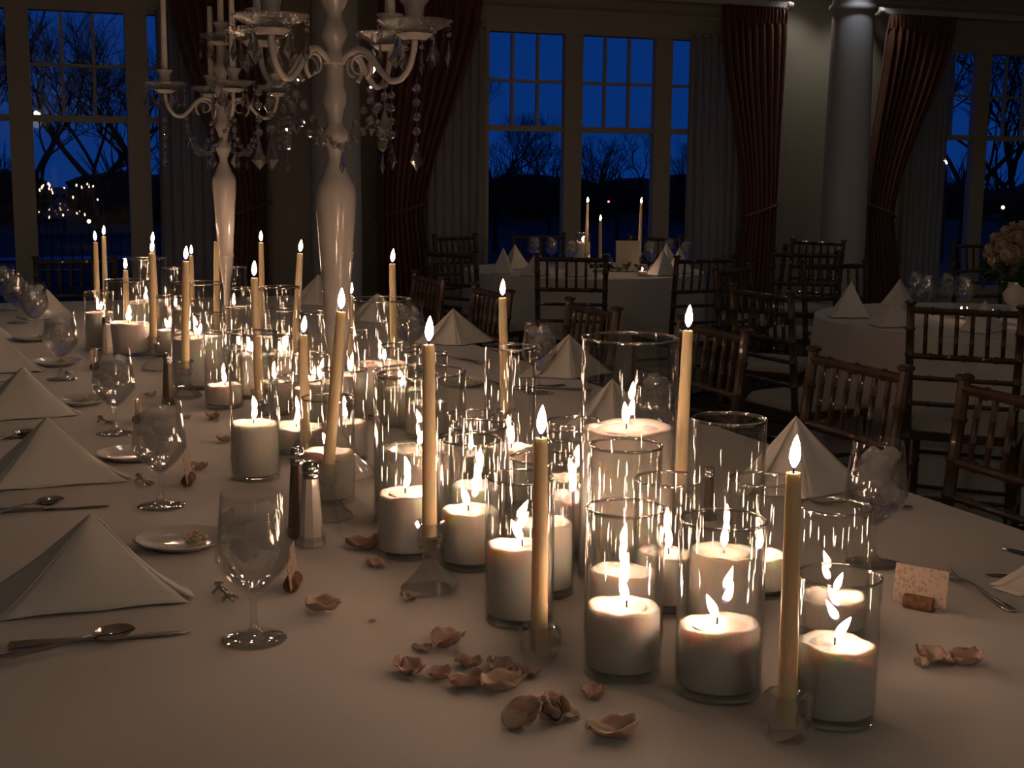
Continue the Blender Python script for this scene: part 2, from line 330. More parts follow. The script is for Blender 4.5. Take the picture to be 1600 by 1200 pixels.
# drapes and sheers
def drape(name, t, label, top, tie, side_y, zt, zb, npl, amp, mt, tie_z=1.02, sheer=False, rail=None):
    ks = side_y/(DW-(.045 if sheer else .12)); (a0, a1), (b0, b1) = [tuple(q*ks for q in pr) for pr in (top, tie)]
    def fn(u_, v_):
        z = lerp(zt, zb, v_)
        if z > tie_z: k = ((zt-z)/(zt-tie_z)); k = k*k*(3-2*k)*.75+k*.25 if not sheer else k
        else: k = 1-(tie_z-z)/(tie_z-zb)*.35
        l, r = lerp(a0, b0, k), lerp(a1, b1, k)
        w = (r-l)/max(a1-a0, .01)
        tt = lerp(l, r, u_); ph = u_*npl*2*pi
        am = amp*(1 if v_ > .04 else .5)*(1.0+.35*math.sin(u_*9+v_*2))
        y = side_y + am*math.sin(ph+.5*math.sin(v_*3+u_*5)) - .012*math.sin(2*ph)*(1-v_)
        tt += .012*math.cos(ph*1.0)*w
        return (tt, y, z)
    o = empty(name, (0, 0, 0), RH); tag(o, label, 'curtain')
    c = MB().grid(fn, npl*10, 36).build('cloth_panel', mt, o, 80); solid(c, .003)
    if sheer:                                            # slim rod the voile is gathered on, held off the window head
        rd = MB().tube([(a0-.03, side_y, zt-.008), (a1+.03, side_y, zt-.008)], .008, 8).build('rod', M['column'], o)
        for e in (a0-.02, a1+.02): MB().box((e, (side_y+DW)/2+.005, zt-.008), (.014, DW-side_y+.01, .02)).build('bracket', M['column'], rd, 0)
    if not sheer:
        hd = MB().grid(lambda u_, v_: (lerp(a0, a1, u_), side_y-.012+(amp*.45)*math.sin(u_*npl*4*pi)-.012*math.sin(v_*pi), lerp(zt+.02, zt-.12, v_)), npl*14, 5).build('pleated_heading', mt, o, 80); solid(hd, .003)
        pts = []
        for i in range(25):
            a = 2*pi*i/24; pts.append((lerp(b0, b1, .5)+((b1-b0)/2+.03)*math.cos(a), side_y+.07*math.sin(a), tie_z+.05+.06*math.cos(a+(pi if b0 < a0 else 0))))
        MB().tube(pts, .011, 6, False).build('tieback_cord', mt, o)
    return o
drape('drape', 0, 'dark rust drape tied back behind the farther white candelabra', (1.12, 1.80), (1.50, 1.80), DW-.20, 2.66, .05, 9, .035, M['drape'])
drape('drape', 0, 'dark rust drape tied back on the candelabra side of the tree-filled window', (2.62, 3.42), (2.62, 2.98), DW-.20, 2.66, .05, 10, .035, M['drape'])
drape('drape', 0, 'rust drape hanging straight beside the lit wall, window side of the column', (5.44, 6.03), (5.70, 6.01), DW-.20, 2.66, .05, 9, .035, M['drape'])
drape('drape', 0, 'rust drape swept back by a cord at the window with a lamp outside', (7.01, 7.68), (6.86, 7.16), DW-.20, 2.66, .05, 9, .035, M['drape'])
drape('sheer_curtain', 0, 'grey sheer curtain beside the window behind the farther candelabra', (1.05, 1.62), (1.05, 1.62), DW-.085, 2.45, .05, 8, .014, M['sheer'], sheer=True)
drape('sheer_curtain', 0, 'narrow grey sheer showing between a tied rust drape and window glass', (3.0, 3.47), (3.0, 3.47), DW-.085, 2.45, .05, 7, .014, M['sheer'], sheer=True)
drape('sheer_curtain', 0, 'grey sheer curtain beside the straight rust drape near the lit wall', (5.20, 5.76), (5.20, 5.76), DW-.085, 2.45, .05, 8, .014, M['sheer'], sheer=True)
drape('sheer_curtain', 0, 'grey sheer curtain beside the drape swept back by a cord', (7.30, 7.72), (7.30, 7.72), DW-.085, 2.45, .05, 7, .014, M['sheer'], sheer=True)
for (r0, r1, lab) in ((-1.4, 1.86, 'white curtain rail over the window behind the farther candelabra'), (2.58, 6.06, 'white curtain rail over the middle window'), (6.94, 10.3, 'white curtain rail ending beside the column, over the darker window')):
    o = empty('curtain_rail', (0, 0, 0), RH); tag(o, lab, 'curtain rail')
    r0, r1 = r0*.992, r1*.992; MB().box(((r0+r1)/2, DW-.20, 2.70), (r1-r0, .03, .045)).build('rail', M['column'], o, 0)
    for e in (r0, r1):
        MB().box((e, DW-.10, 2.70), (.03, .20, .06)).build('bracket', M['column'], o, 0)
        MB().lathe([(0, -.03), (.022, -.025), (.027, 0), (.022, .025), (0, .03)], 12).build('finial', M['column'], o, loc=(e, DW-.205, 2.70), rot=(0, pi/2, 0))
# recessed ceiling lights at the column, and a dimmed grid added for fill
def downlight(t, s, watt, ang, label, blend=.6, colr=(1, .93, .84)):
    o = empty('ceiling_light', room(t, s, CEIL), RH); tag(o, label, 'light', 'dimmed ceiling lights added for fill' if 'dimmed' in label else None)
    MB().lathe([(.055, -.001), (.075, -.001), (.075, -.008), (.055, -.010)], 24).build('trim_ring', M['column'], o, 30)
    MB().lathe([(0, -.002), (.055, -.002)], 24).build('lens', M['lens'], o)
    l = bpy.data.lights.new('ceiling_light_bulb', 'SPOT'); l.energy = watt; l.spot_size = ang; l.spot_blend = blend; l.color = colr; l.shadow_soft_size = .05
    lo = bpy.data.objects.new('bulb', l); col.objects.link(lo); lo.parent = o; lo.location = (0, 0, -.03)
downlight(6.12, 9.66, 5.0, R_(110), 'recessed ceiling light between the round column and straight drape', colr=(1, .92, .80))
downlight(6.76, 9.66, 4.0, R_(110), 'recessed ceiling light between the round column and corded drape', colr=(1, .92, .80))
downlight(6.20, 9.02, 3.0, R_(90), 'recessed ceiling light in front of the round column', colr=(.86, .92, 1.0))
for t in (-2.2, .8, 3.8, 6.8, 9.6):
    for s, wt in ((-1.0, 1.5), (2.4, 1.0), (4.9, 2.4), (7.3, 3.0)): downlight(t, s, wt, R_(150), 'dimmed recessed ceiling light added for room fill in the plain ceiling')

# unseen wall sconces added behind the camera for frontal fill light
def sconce(t, label):
    o = empty('fill_sconce', room(t, S0, 1.95), RH); tag(o, label, 'light', 'wall sconces added for fill opposite the windows')
    MB().box((0, .012, 0), (.11, .024, .20)).build('backplate', M['column'], o, 0)
    MB().tube([(0, .02, -.03), (0, .07, -.06), (0, .12, -.04), (0, .12, 0)], .009, 8).build('arm', M['chrome'], o)
    MB().lathe([(.02, 0), (.05, .01), (.075, .07), (.085, .14), (.082, .14), (.07, .07), (.045, .016), (0, .010)], 24, c=(0, .12, 0)).build('glass_shade', M['sconce'], o, 50)
    l = bpy.data.lights.new('fill_bulb', 'POINT'); l.energy = 12; l.color = (1, .86, .70); l.shadow_soft_size = .06
    lo = bpy.data.objects.new('bulb', l); col.objects.link(lo); lo.parent = o; lo.location = (0, .14, .20)
for t in (-2.4, .6, 3.6, 6.6): sconce(t, 'white glass wall sconce added for fill light, facing the windows')

# ------------------------------------------------------------------ outdoors seen through the windows
def gz(s): return lerp(-.3, -1.2, min(1, max(0, (s-11)/34)))
b = MB().grid(lambda u_, v_: (lerp(-80, 140, u_), [10.3, 14, 20, 28, 36, 45, 70, 110, 170][round(v_*8)], gz([10.3, 14, 20, 28, 36, 45, 70, 110, 170][round(v_*8)])), 10, 8)
struct(b.build('ground', M['ground'], rot=(0, 0, RH)), 'dark night lawn sloping away outside the windows')
b = MB().grid(lambda u_, v_: (lerp(-26, 4.5, u_), 33.6+2.2*v_+u_*1.5, gz(33.6+2.2*v_+u_*1.5)+.03), 12, 2)
tag(b.build('garden_path', M['path'], rot=(0, 0, RH)), 'pale wet garden path crossing the dark lawn outside', 'path')
b = MB().grid(lambda u_, v_: (lerp(-26, 1.5, u_), 28.6+.7*v_+u_*.8, gz(28.6+.7*v_+u_*.8)+.03), 12, 2)
tag(b.build('garden_path', M['path'], rot=(0, 0, RH)), 'narrow pale path nearer the windows than the wide one', 'path')
def tree(px, depth, top_py, label, seed, spread=1.0, lean=0.0, lv=6, base=None):
    rnd = random.Random(seed)
    p = AT(px, 265, depth); s = p.dot(RA); p.z = gz(s) if base is None else base
    h = ZAT(p, top_py)-p.z
    b = MB(); up = Vector((0, 0, 1))
    def br(q, d, ln, rad, n):
        pts = [q]; dd = d.copy(); k = 3
        for i in range(k):
            dd = (dd+Vector((rnd.uniform(-1, 1), rnd.uniform(-1, 1), rnd.uniform(-.3, .7)))*.16).normalized(); pts.append(pts[-1]+dd*ln/k)
        b.tube(pts, [lerp(rad, rad*.62, i/k) for i in range(k+1)], 5 if n > 3 else 3, False)
        if n == 0: return
        for c in range(3 if n > 2 else 4):
            ax = Vector((rnd.uniform(-1, 1), rnd.uniform(-1, 1), rnd.uniform(-.2, .6))).normalized()
            nd = (dd*.75+ax*.62*spread).normalized()
            br(pts[-1] if c else pts[-2], nd, ln*rnd.uniform(.62, .82), rad*.58, n-1)
    br(Vector((0, 0, -.1)), Vector((lean, 0, 1)).normalized(), h*.34, h*.020, lv)
    tag(b.build('bare_tree', M['bark'], loc=p), label, 'tree', None)
tree(150, 24, -40, 'big bare tree with arching boughs outside the left-hand triple window', 3, 1.15, .1)
tree(45, 46, 40, 'slender bare tree far behind the big arching one', 5, .8)
tree(222, 30, 30, 'bare tree seen past the window mullion and grey sheer', 8, 1.0)
tree(-75, 30.3, -30, 'bare tree at the outer sash of the left-hand window', 9, .8)
tree(775, 40, 130, 'bare tree rising highest in the middle window', 11, 1.1)
tree(860, 52, 190, 'low bare tree between two taller ones in the middle window', 12, 1.1)
tree(968, 46, 190, 'round-crowned bare tree behind the sash between the mullions', 13, 1.25)
tree(1075, 55, 215, 'small bare tree at the sheer-curtained edge of the middle window', 14, 1.1)
tree(1500, 26, 20, 'dense bare tree outside the darker window by the lamp', 15, 1.2)
tree(1590, 39, -10, 'tall bare tree filling the darker window', 16, 1.2)
rnd = random.Random(4); b = MB()
for i in range(240):
    t = rnd.uniform(-34, 130); s = rnd.uniform(62, 84); r = rnd.uniform(1.4, 3.2); hh = rnd.uniform(1.7, 2.5)
    b.lathe([(0, -.5), (r*.8, .5), (r, hh*.45), (r*.85, hh*.78), (r*.5, hh*.95), (0, hh)], 11, lambda a, z, k=rnd.random()*6: 1+.2*math.sin(a*3+k+z*2)+.12*math.sin(a*5+2*k+z*5), (t, s, gz(s)))
for i in range(120):                                     # bare crowns fraying the top of the wood
    t = rnd.uniform(-34, 130); s = rnd.uniform(60, 66); hh = rnd.uniform(2.0, 4.2); z0 = gz(s)+.6
    for k in range(46):
        a = rnd.uniform(-1.25, 1.25); l = hh*rnd.uniform(.5, 1)*math.cos(a)**.5; x, z = math.sin(a)*l*.9, max(.5, math.cos(a)*l); dy = rnd.uniform(-1, 1)
        b.tube([(t+x*.15, s, z0), (t+x*.55+rnd.uniform(-.15, .15), s+dy*.5, z0+z*.6), (t+x, s+dy, z0+z)], [.05, .03, .012], 3, False)
o = b.build('tree_line', M['bark'], rot=(0, 0, RH), smooth=80); o['kind'] = 'stuff'; tag(o, 'dark distant line of woodland along the horizon', 'trees')
def lamp(px, py, depth, mt, r, label, hgt=None):
    p = AT(px, py, depth); s = p.dot(RA); z0 = gz(s)
    o = empty('street_lamp', (p.x, p.y, z0)); tag(o, label, 'lamp')
    MB().lathe([(0, -r), (r*.7, -r*.7), (r, 0), (r*.7, r*.7), (0, r)], 10).build('lamp_globe', mt, o, loc=(0, 0, p.z-z0))
    MB().tube([(0, 0, 0), (0, 0, p.z-z0-r)], [.06, .04], 6).build('pole', M['iron'], o)
lamp(1479, 251, 33, M['lamp'], .075, 'bluish white lamp glowing outside the darker window')
lamp(1567, 324, 40, M['ember'], .05, 'small warm lamp low outside the darker window')
lamp(951, 315, 60, M['red'], .05, 'tiny red light far off in the middle window')
lamp(139, 346, 45, M['ember'], .06, 'small warm lamp beyond the path outside')
# garden fence outside, left
fo = empty('garden_fence', AT(60, 265, 20).xy.to_3d()+Vector((0, 0, gz(18.9))), RH); tag(fo, 'low black iron garden fence on the lawn outside', 'fence')
me = MB().box((0, 0, .45), (.02, .02, .9)).mesh('bar', M['iron'], 0)
for i in range(18): place('bar', me, fo, (i*.14, 0, 0))
for z in (.15, .85): MB().box((1.19, 0, z), (2.5, .03, .03)).build('rail', M['iron'], fo, 0)

# ------------------------------------------------------------------ chairs
def node_tube(b, p0, p1, r, nodes, n=8):
    p0, p1 = Vector(p0), Vector(p1); pts = []; rr = []
    prm = [(0, r)]
    for k in nodes: prm += [(k-.02, r), (k, r*1.32), (k+.02, r)]
    prm.append((1, r))
    for k, q in prm: pts.append(p0.lerp(p1, k)); rr.append(q)
    b.tube(pts, rr, n); return b
def yl(z): return -.19-(max(z, .45)-.45)/.47*.05
def make_chair():
    c = empty('chiavari_chair', (0, 0, 0))
    for sg in (-1, 1):
        b = MB(); node_tube(b, (sg*.185, -.205, 0), (sg*.182, yl(.45), .45), .0145, (.3, .62, .93)); node_tube(b, (sg*.182, yl(.45), .45), (sg*.188, yl(.915), .915), .0145, (.22, .42, .6, .8))
        p = b.build('back_post', M['wood'], c)
        MB().lathe([(.014, 0), (.021, .003), (.022, .010), (.014, .015), (0, .016)], 10, c=(sg*.188, yl(.915), .912)).build('finial', M['wood'], p)
        node_tube(MB(), (sg*.195, .175, 0), (sg*.188, .17, .43), .0145, (.3, .62, .9)).build('front_leg', M['wood'], c)
        for z in (.14, .26): node_tube(MB(), (sg*.19, -.195, z), (sg*.191, .17, z), .008, (.33, .66), 6).build('stretcher', M['wood'], c)
    for z in (.16, .30): node_tube(MB(), (-.19, .172, z), (.19, .172, z), .008, (.33, .66), 6).build('stretcher', M['wood'], c)
    node_tube(MB(), (-.185, -.195, .2), (.185, -.195, .2), .008, (.33, .66), 6).build('stretcher', M['wood'], c)
    b = MB(); pts = [(-.195, -.2), (.195, -.2), (.205, .185), (-.205, .185)]
    b.add([(x, y, z) for z in (.415, .445) for x, y in pts], [(3, 2, 1, 0), (4, 5, 6, 7), (0, 1, 5, 4), (1, 2, 6, 5), (2, 3, 7, 6), (3, 0, 4, 7)]).build('seat_frame', M['wood'], c, 0)
    def pad(u_, v_):
        a = 2*pi*u_; th = v_*pi/2
        k = 1/max(abs(math.cos(a)), abs(math.sin(a)))**.82
        return (.19*k*math.cos(a)*math.cos(th)**.35, .185*k*math.sin(a)*math.cos(th)**.35-.005, .446+.045*math.sin(th)**.8)
    MB().grid(pad, 28, 6, True).build('cushion', M['cushion'], c, 80)
    for z, r in ((.892, .0125), (.725, .011), (.645, .009), (.55, .009)):
        node_tube(MB(), (-.186, yl(z), z), (.186, yl(z), z), r, (.2, .5, .8)).build('back_rail', M['wood'], c)
    b = MB(); z0, z1 = .73, .885; sp = node_tube(b, (0, yl(z0), z0), (0, yl(z1), z1), .0075, (.3, .68), 7).mesh('spindle', M['wood'])
    for i in range(6): place('spindle', sp, c, (-.186+.372*(i+1)/7, 0, 0))
    return c
chair0 = make_chair(); chair_used = False
def chair(mid, dirv, label, group=None):
    global chair_used
    c = dup(chair0) if chair_used else chair0; chair_used = True
    d = Vector((dirv[0], dirv[1], 0)).normalized(); c.location = (mid[0]+d.x*.235, mid[1]+d.y*.235, 0)
    c.rotation_euler = (0, 0, math.atan2(d.y, d.x)-pi/2); tag(c, label, 'chair', group); return c
G1 = 'chairs along the far side of the candlelit table'; G2 = 'chairs round the table by the middle window'; G3 = 'chairs round the table with the roses'
for (x, y), lab in (((1.07, 2.88), 'dark bamboo-style chair pushed up to candlelit table, foremost of its row'), ((.83, 3.36), 'dark bamboo-style chair drawn up behind the napkin and ice water goblet'),
                    ((.575, 4.10), 'dark bamboo-style chair behind the leaning taper and big wide vase'), ((.245, 4.70), 'dark bamboo-style chair behind goblet and napkin, third from row end'),
                    ((-.115, 5.31), 'dark bamboo-style chair next to last in row along candlelit table'), ((-.40, 5.93), 'dark bamboo-style chair last in the row, by the tied drape')):
    chair((x+TB.x*.03, y+TB.y*.03), -TB, lab, G1)
chair((-2.20, 6.86), -TA, 'dark bamboo-style chair at the head of the candlelit table by the window', G1)
R2, R3 = Vector((.45, 8.70, 0)), Vector((2.10, 5.95, 0))
def round_chair(x, y, c, lab, grp, mind=1.25):
    d = Vector((x-c.x, y-c.y, 0)); l = max(mind, d.length); d.normalize(); chair(c+d*l, -d, lab, grp)
for x, y, lab in ((1.60, 4.80, 'dark chair with its back to the candlelit table, drawn up to rose table'), (1.05, 5.42, 'dark chair at rose table beside two peaked napkins'), (1.15, 6.62, 'dark chair at rose table on the middle window side'),
                  (1.72, 7.02, 'dark chair at rose table facing back from the column'), (2.75, 6.85, 'dark chair at rose table on the darker window side, behind goblets')):
    round_chair(x, y, R3, lab, G3)
for x, y, lab in ((.33, 7.57, 'dark chair with its back to us at middle window table, between napkins'), (1.05, 7.46, 'dark chair at middle window table beside a pair of peaked napkins'), (-.32, 7.78, 'dark chair at middle window table beside three peaked napkins'),
                  (-.40, 9.60, 'dark chair at middle window table against the sheer curtain'), (.22, 9.75, 'dark chair at middle window table with its back to the glass, by the mullion'), (.98, 9.75, 'dark chair at middle window table with its back to the glass, behind tapers'), (1.66, 8.45, 'dark chair at middle window table on the column side')):
    round_chair(x, y, R2, lab, G2)
chair((1.72, 8.05), (-.25, -1), 'dark spare chair standing between the two round tables'); chair((2.10, 9.45), (-.6, -.8), 'dark spare chair standing in front of the lit wall by the column')
chair((3.15, 9.3), (.3, -1), 'dark spare chair standing before the darker window')

# ------------------------------------------------------------------ tables and linen
def wr(t, s): return .0010*math.sin(23*s+3*math.sin(1.3*t)+2*math.sin(.9*s))*math.sin(1.7*t+.6*s)**2+.0022*math.sin(3.1*t+1.7*math.sin(2.3*s))+.0012*math.sin(5.3*s+2.0*math.sin(1.9*t))+.0008*math.sin(11*s+7*t)
TT0, TT1, TS0, TS1 = -.06, 1.745, .50, 6.62
tb = empty('banquet_table', (0, 0, 0), TH); tag(tb, 'long banquet table hidden under the white cloth', 'table')
MB().box(((TT0+TT1)/2, (TS0+TS1)/2, .725), (TT1-TT0-.02, TS1-TS0-.02, .03)).build('tabletop', M['wood'], tb, 0)
lg = MB().tube([(0, 0, 0), (0, 0, .71)], .02, 8).mesh('leg', M['iron'])
for s in (TS0+.3, 2.7, 4.6, TS1-.3):
    for t in (TT0+.45, TT1-.45): place('leg', lg, tb, (t, s, 0))
b = MB(); nu, nv = 40, 110; DROP = .22
def clothz(t, s): return TZ-.0005+wr(t, s)*.3
def cf(u_, v_):
    i, j = round(u_*nu), round(v_*nv); dr = 0
    t = lerp(TT0, TT1, min(1, max(0, (i-3)/(nu-6)))); s = lerp(TS0, TS1, min(1, max(0, (j-3)/(nv-6))))
    dt = (3-i)/3 if i < 3 else ((i-nu+3)/3 if i > nu-3 else 0); ds = (3-j)/3 if j < 3 else ((j-nv+3)/3 if j > nv-3 else 0)
    k = max(dt, ds); z = clothz(t, s)
    if k > 0:
        fo_ = .012*math.sin(14*(s if dt > 0 else t))*k+.008
        if dt > 0: t += (fo_)*(1 if i > 3 else -1)
        if ds > 0: s += (fo_)*(1 if j > 3 else -1)
        z = TZ-.002-k*DROP
    return (t, s, z)
b.grid(cf, nu, nv); o = b.build('tablecloth', M['cloth'], rot=(0, 0, TH), smooth=60); tag(o, 'white cloth over the long table covered in candles', 'tablecloth')
def round_table(c, lab, lab2, R=.76):
    t = empty('round_table', c); tag(t, lab, 'table')
    MB().lathe([(0, .715), (R-.01, .715), (R-.01, .74), (0, .74)], 40).build('tabletop', M['wood'], t, 30)
    for a in (.5, 2.1, 3.6, 5.2): MB().tube([(.45*math.cos(a), .45*math.sin(a), 0), (.45*math.cos(a), .45*math.sin(a), .715)], .02, 8).build('leg', M['iron'], t)
    def f(u_, v_):
        a = 2*pi*u_; k = v_*14
        if k <= 5: return (R*k/5*math.cos(a), R*k/5*math.sin(a), TZ-.0003-(.002 if k == 5 else 0))
        q = (k-5)/9; r = R+.006+.025*q+.022*q*math.sin(a*13+.6*math.sin(a*3))
        return (r*math.cos(a), r*math.sin(a), lerp(TZ-.012, .02, q))
    o = MB().grid(f, 104, 14, True).build('tablecloth', M['cloth'], loc=c, smooth=70); tag(o, lab2, 'tablecloth')
round_table(R2, 'round dining table by the middle window', 'white floor-length cloth on the round table by the middle window')
round_table(R3, 'round dining table with a rose arrangement', 'white floor-length cloth on the round table with roses')

# ------------------------------------------------------------------ glass cylinder vases with granulated wax
VG = 'clear glass cylinder vases crowding the candlelit table'
vase_cache = {}
def vase_mesh(d, h):
    k = (round(d, 4), round(h, 4))
    if k in vase_cache: return vase_cache[k]
    r = d/2; w = .0022
    prof = [(0, .0005), (r-.004, .0), (r-.001, .0012), (r, .004), (r, h-.0048), (r+.0004, h-.0026), (r+.0002, h-.0010), (r-w/2, h), (r-w-.0002, h-.0010), (r-w-.0004, h-.0026), (r-w, h-.0048), (r-w, .013), (r-w-.004, .0105), (0, .0105)]
    b = MB().lathe(prof, 56)
    me = b.mesh('cylinder_vase', M['glass'], 50); me.materials.append(M['vbase']); me.materials.append(M['vrim'])
    for p in me.polygons:
        if p.center.z < .0125 : p.material_index = 1
        elif p.center.z > h-.004 and p.area < 1e-4: p.material_index = 2
    vase_cache[k] = me; return me
def vase(x, y, d, h, label, group=VG):
    o = place('cylinder_vase', vase_mesh(d, h), None, (x, y, TZ)); o.rotation_euler = (0, 0, random.uniform(0, 6.28)); tag(o, label, 'vase', group); return o
def wax(x, y, d, fh, label, lean=None, group='white wax candles inside the glass cylinders', lit=True, fs=1.0):
    r = d/2-.0028; o = empty('wax_candle', (x, y, TZ+.0112)); tag(o, label, 'candle', group)
    rn = random.Random(int(x*1e4)+int(y*1e3)); tx, ty = rn.uniform(-.05, .05), rn.uniform(-.05, .05); h = fh-.0112; pr = r*rn.uniform(.62, .74)
    n = 40; b = MB()
    prof = [(0, 0), (r-.003, 0), (r, .003), (r, h*.5), (r, h-.004), (r-.0015, h-.0008), (r-.004, h), (pr+.003, h-.0008), (pr, h-.004), (0, h-.0045)]
    b.lathe(prof, n)
    k0 = rn.random()*6
    for i, q in enumerate(b.v):
        if q[2] > h*.6:
            a = math.atan2(q[1], q[0]); dz = tx*q[0]+ty*q[1]+.0012*math.sin(3*a+k0)+.0008*math.sin(7*a+2*k0)
            b.v[i] = (q[0], q[1], q[2]+dz)
    b.build('wax_fill', M['wax'], o, 50)
    MB().lathe([(0, h-.0028), (pr-.001, h-.0028+.0001)], 28, lambda a, z: 1+.03*math.sin(3*a+k0)).build('melt_pool', M['pool'], o, 60)
    if lit:
        if lean is None: lean = (rn.uniform(-.35, .25), rn.uniform(-.2, .2))
        flame(o, h+.002, lean, fs*rn.uniform(.82, 1.0), (rn.uniform(-.004, .004), rn.uniform(-.004, .004)))
    return o
# rim pixel, diameter, height, wax level row, flame lean, where it stands
VASES = [
 (978, 791, .0985, .2146, 945, -.25, 'in front of the big tall vase, wax half full'), (1130, 809, .105, .2165, 973, -.45, 'between two tall tapers, the broadest of the short ones'), (1312, 897, .0965, .172, 1003, .6, 'squat, next to the taper in a block holder'), (1306, 789, .1, .178, 930, .4, 'between the squat vase and the stemmed water goblet'),
 (1140, 652, .1, .3, 860, 0, 'tall and narrow in front of the draped napkin'), (1190, 747, .098, .175, 866, .1, 'tucked behind the taper beside the tall narrow one'), (1046, 746, .1, .19, 862, 0, 'under the leaning taper beside the big tall vase'), (978, 693, .1, .26, 890, -.2, 'standing right against the front of the big tall vase'),
 (985, 526, .147, .377, 667, -.1, 'the biggest and tallest, filled well over half with wax'), (813, 743, .097, .207, 850, -.5, 'behind the taper in a round ball holder'), (848, 713, .097, .207, 815, -.2, 'just behind the one at the ball-holder taper'), (896, 680, .098, .2, 775, .15, 'squeezed against the side of the big tall vase'),
 (898, 656, .098, .19, None, None, 'half hidden behind the big tall vase'), (736, 684, .097, .207, 795, -.3, 'beside the taper in the stemmed hexagonal holder'), (748, 663, .1, .2, 757, -.1, 'second in line behind the stemmed hexagonal holder'), (736, 645, .095, .145, None, None, 'low, third in line behind the stemmed hexagonal holder'),
 (798, 540, .097, .3, 697, .05, 'tall and slim in front of the taper before the goblet'), (636, 583, .1, .3, 768, .25, 'tall and slim, nested in front of a wide one'), (656, 578, .165, .272, 700, .3, 'wide, standing behind a tall slim one'), (512, 620, .1, .2, 703, -.35, 'behind the leaning taper and the salt shaker'),
 (395, 518, .1, .3, 660, .1, 'tall, at the edge of the cluster nearest the pepper mill'), (348, 518, .1, .2, 600, -.1, 'short, just past the tall one at the cluster edge'), (464, 590, .125, .165, 665, .2, 'low and wide beside the foot of the nearer candelabra'), (597, 466, .15, .3, 567, .1, 'wide with high wax, behind the nearer candelabra'),
 (627, 538, .1, .2, None, .4, 'short, behind the two nested tall and wide ones'), (666, 551, .1, .2, None, None, 'short, outermost behind the nested pair on the chair side'), (538, 575, .1, .2, None, None, 'short, beside the stem of the nearer candelabra'), (500, 487, .1, .275, None, None, 'tall, peeping out behind the nearer candelabra'),
 (389, 450, .1, .3, None, None, None), (440, 447, .1, .3, None, None, None), (307, 441, .15, .3, None, None, 'wide, in front of the farther candelabra'), (364, 417, .1, .25, None, None, None), (226, 403, .15, .3, None, None, 'wide and tall at the window end of the cluster'), (273, 418, .1, .25, None, None, None),
 (199, 437, .15, .25, None, None, 'wide, second from the window end of the cluster'), (217, 442, .1, .2, None, None, None), (154, 455, .1, .2, 487, .2, 'short, standing apart at the window end beside a taper'), (262, 462, .1, .2, None, None, None), (327, 489, .1, .185, None, None, None), (292, 470, .1, .2, None, None, None),
 (427, 525, .1, .2, None, None, None), (486, 552, .1, .145, None, None, None), (445, 483, .1, .2, None, None, None), (372, 478, .1, .2, None, None, None), (548, 515, .1, .2, None, None, None)]
for (rx, ry, d, h, fy, ln, where) in VASES:
    p = P(rx, ry, TZ+h)
    fh = ZAT(p, fy)-TZ if fy else h*random.uniform(.36, .5)
    fh = min(max(fh, .045), h-.06)
    if where: l1, l2 = 'clear glass cylinder vase, '+where, 'lit white wax candle in the cylinder vase, '+where
    else: l1, l2 = 'clear glass cylinder vase packed among others between the two candelabras', 'lit white wax candle in a cylinder packed between the candelabras'
    l1 = ' '.join(l1.split()[:16]); l2 = ' '.join(l2.split()[:16])
    vase(p.x, p.y, d, h, l1); wax(p.x, p.y, d, fh, l2, (ln, random.uniform(-.15, .15)) if ln is not None else None)

# ------------------------------------------------------------------ taper candles and crystal holders
HG = 'crystal holders of the ivory tapers'
def hex_holder(x, y, label, rz=0, s=1.0):
    o = empty('candle_holder', (x, y, TZ), rz); tag(o, label, 'candle holder', HG)
    MB().lathe([(0, .000), (.044, .0), (.046, .006), (.040, .013), (.024, .026), (.014, .040), (.0115, .044)], 6).build('foot', M['crystal'], o, 0)
    MB().lathe([(.0115, .0442), (.0115, .058), (.013, .0625), (.0185, .066), (.014, .070), (.0205, .074), (.0205, .0815), (.016, .0835), (.018, .094), (.0245, .103), (.0235, .105), (.0135, .099), (.0125, .082), (0, .082)], 6).build('stem_cup', M['crystal'], o, 0)
    return o, .0825
def ball_holder(x, y, label, rz=0):
    o = empty('candle_holder', (x, y, TZ), rz); tag(o, label, 'candle holder', HG)
    prof = [(0, 0), (.016, 0), (.0245, .008), (.0295, .018), (.031, .027), (.0285, .038), (.023, .047), (.0195, .050), (.0145, .047), (.0125, .016), (0, .016)]
    MB().lathe(prof, 9).build('faceted_ball', M['crystal'], o, 0); return o, .0165
def block_holder(x, y, label, rz=0):
    o = empty('candle_holder', (x, y, TZ), rz); tag(o, label, 'candle holder', HG)
    prof = [(0, 0), (.022, 0), (.0265, .006), (.029, .018), (.026, .034), (.029, .047), (.0275, .052), (.0195, .053), (.0135, .047), (.0125, .014), (0, .014)]
    MB().lathe(prof, 8).build('faceted_block', M['crystal'], o, 0); return o, .0145
def bev(o):
    for c in o.children:
        m_ = c.modifiers.new('bevel', 'BEVEL'); m_.width = .0011; m_.segments = 2; m_.limit_method = 'ANGLE'; m_.angle_limit = R_(12)
HOLD = dict(hex=hex_holder, ball=ball_holder, block=block_holder)
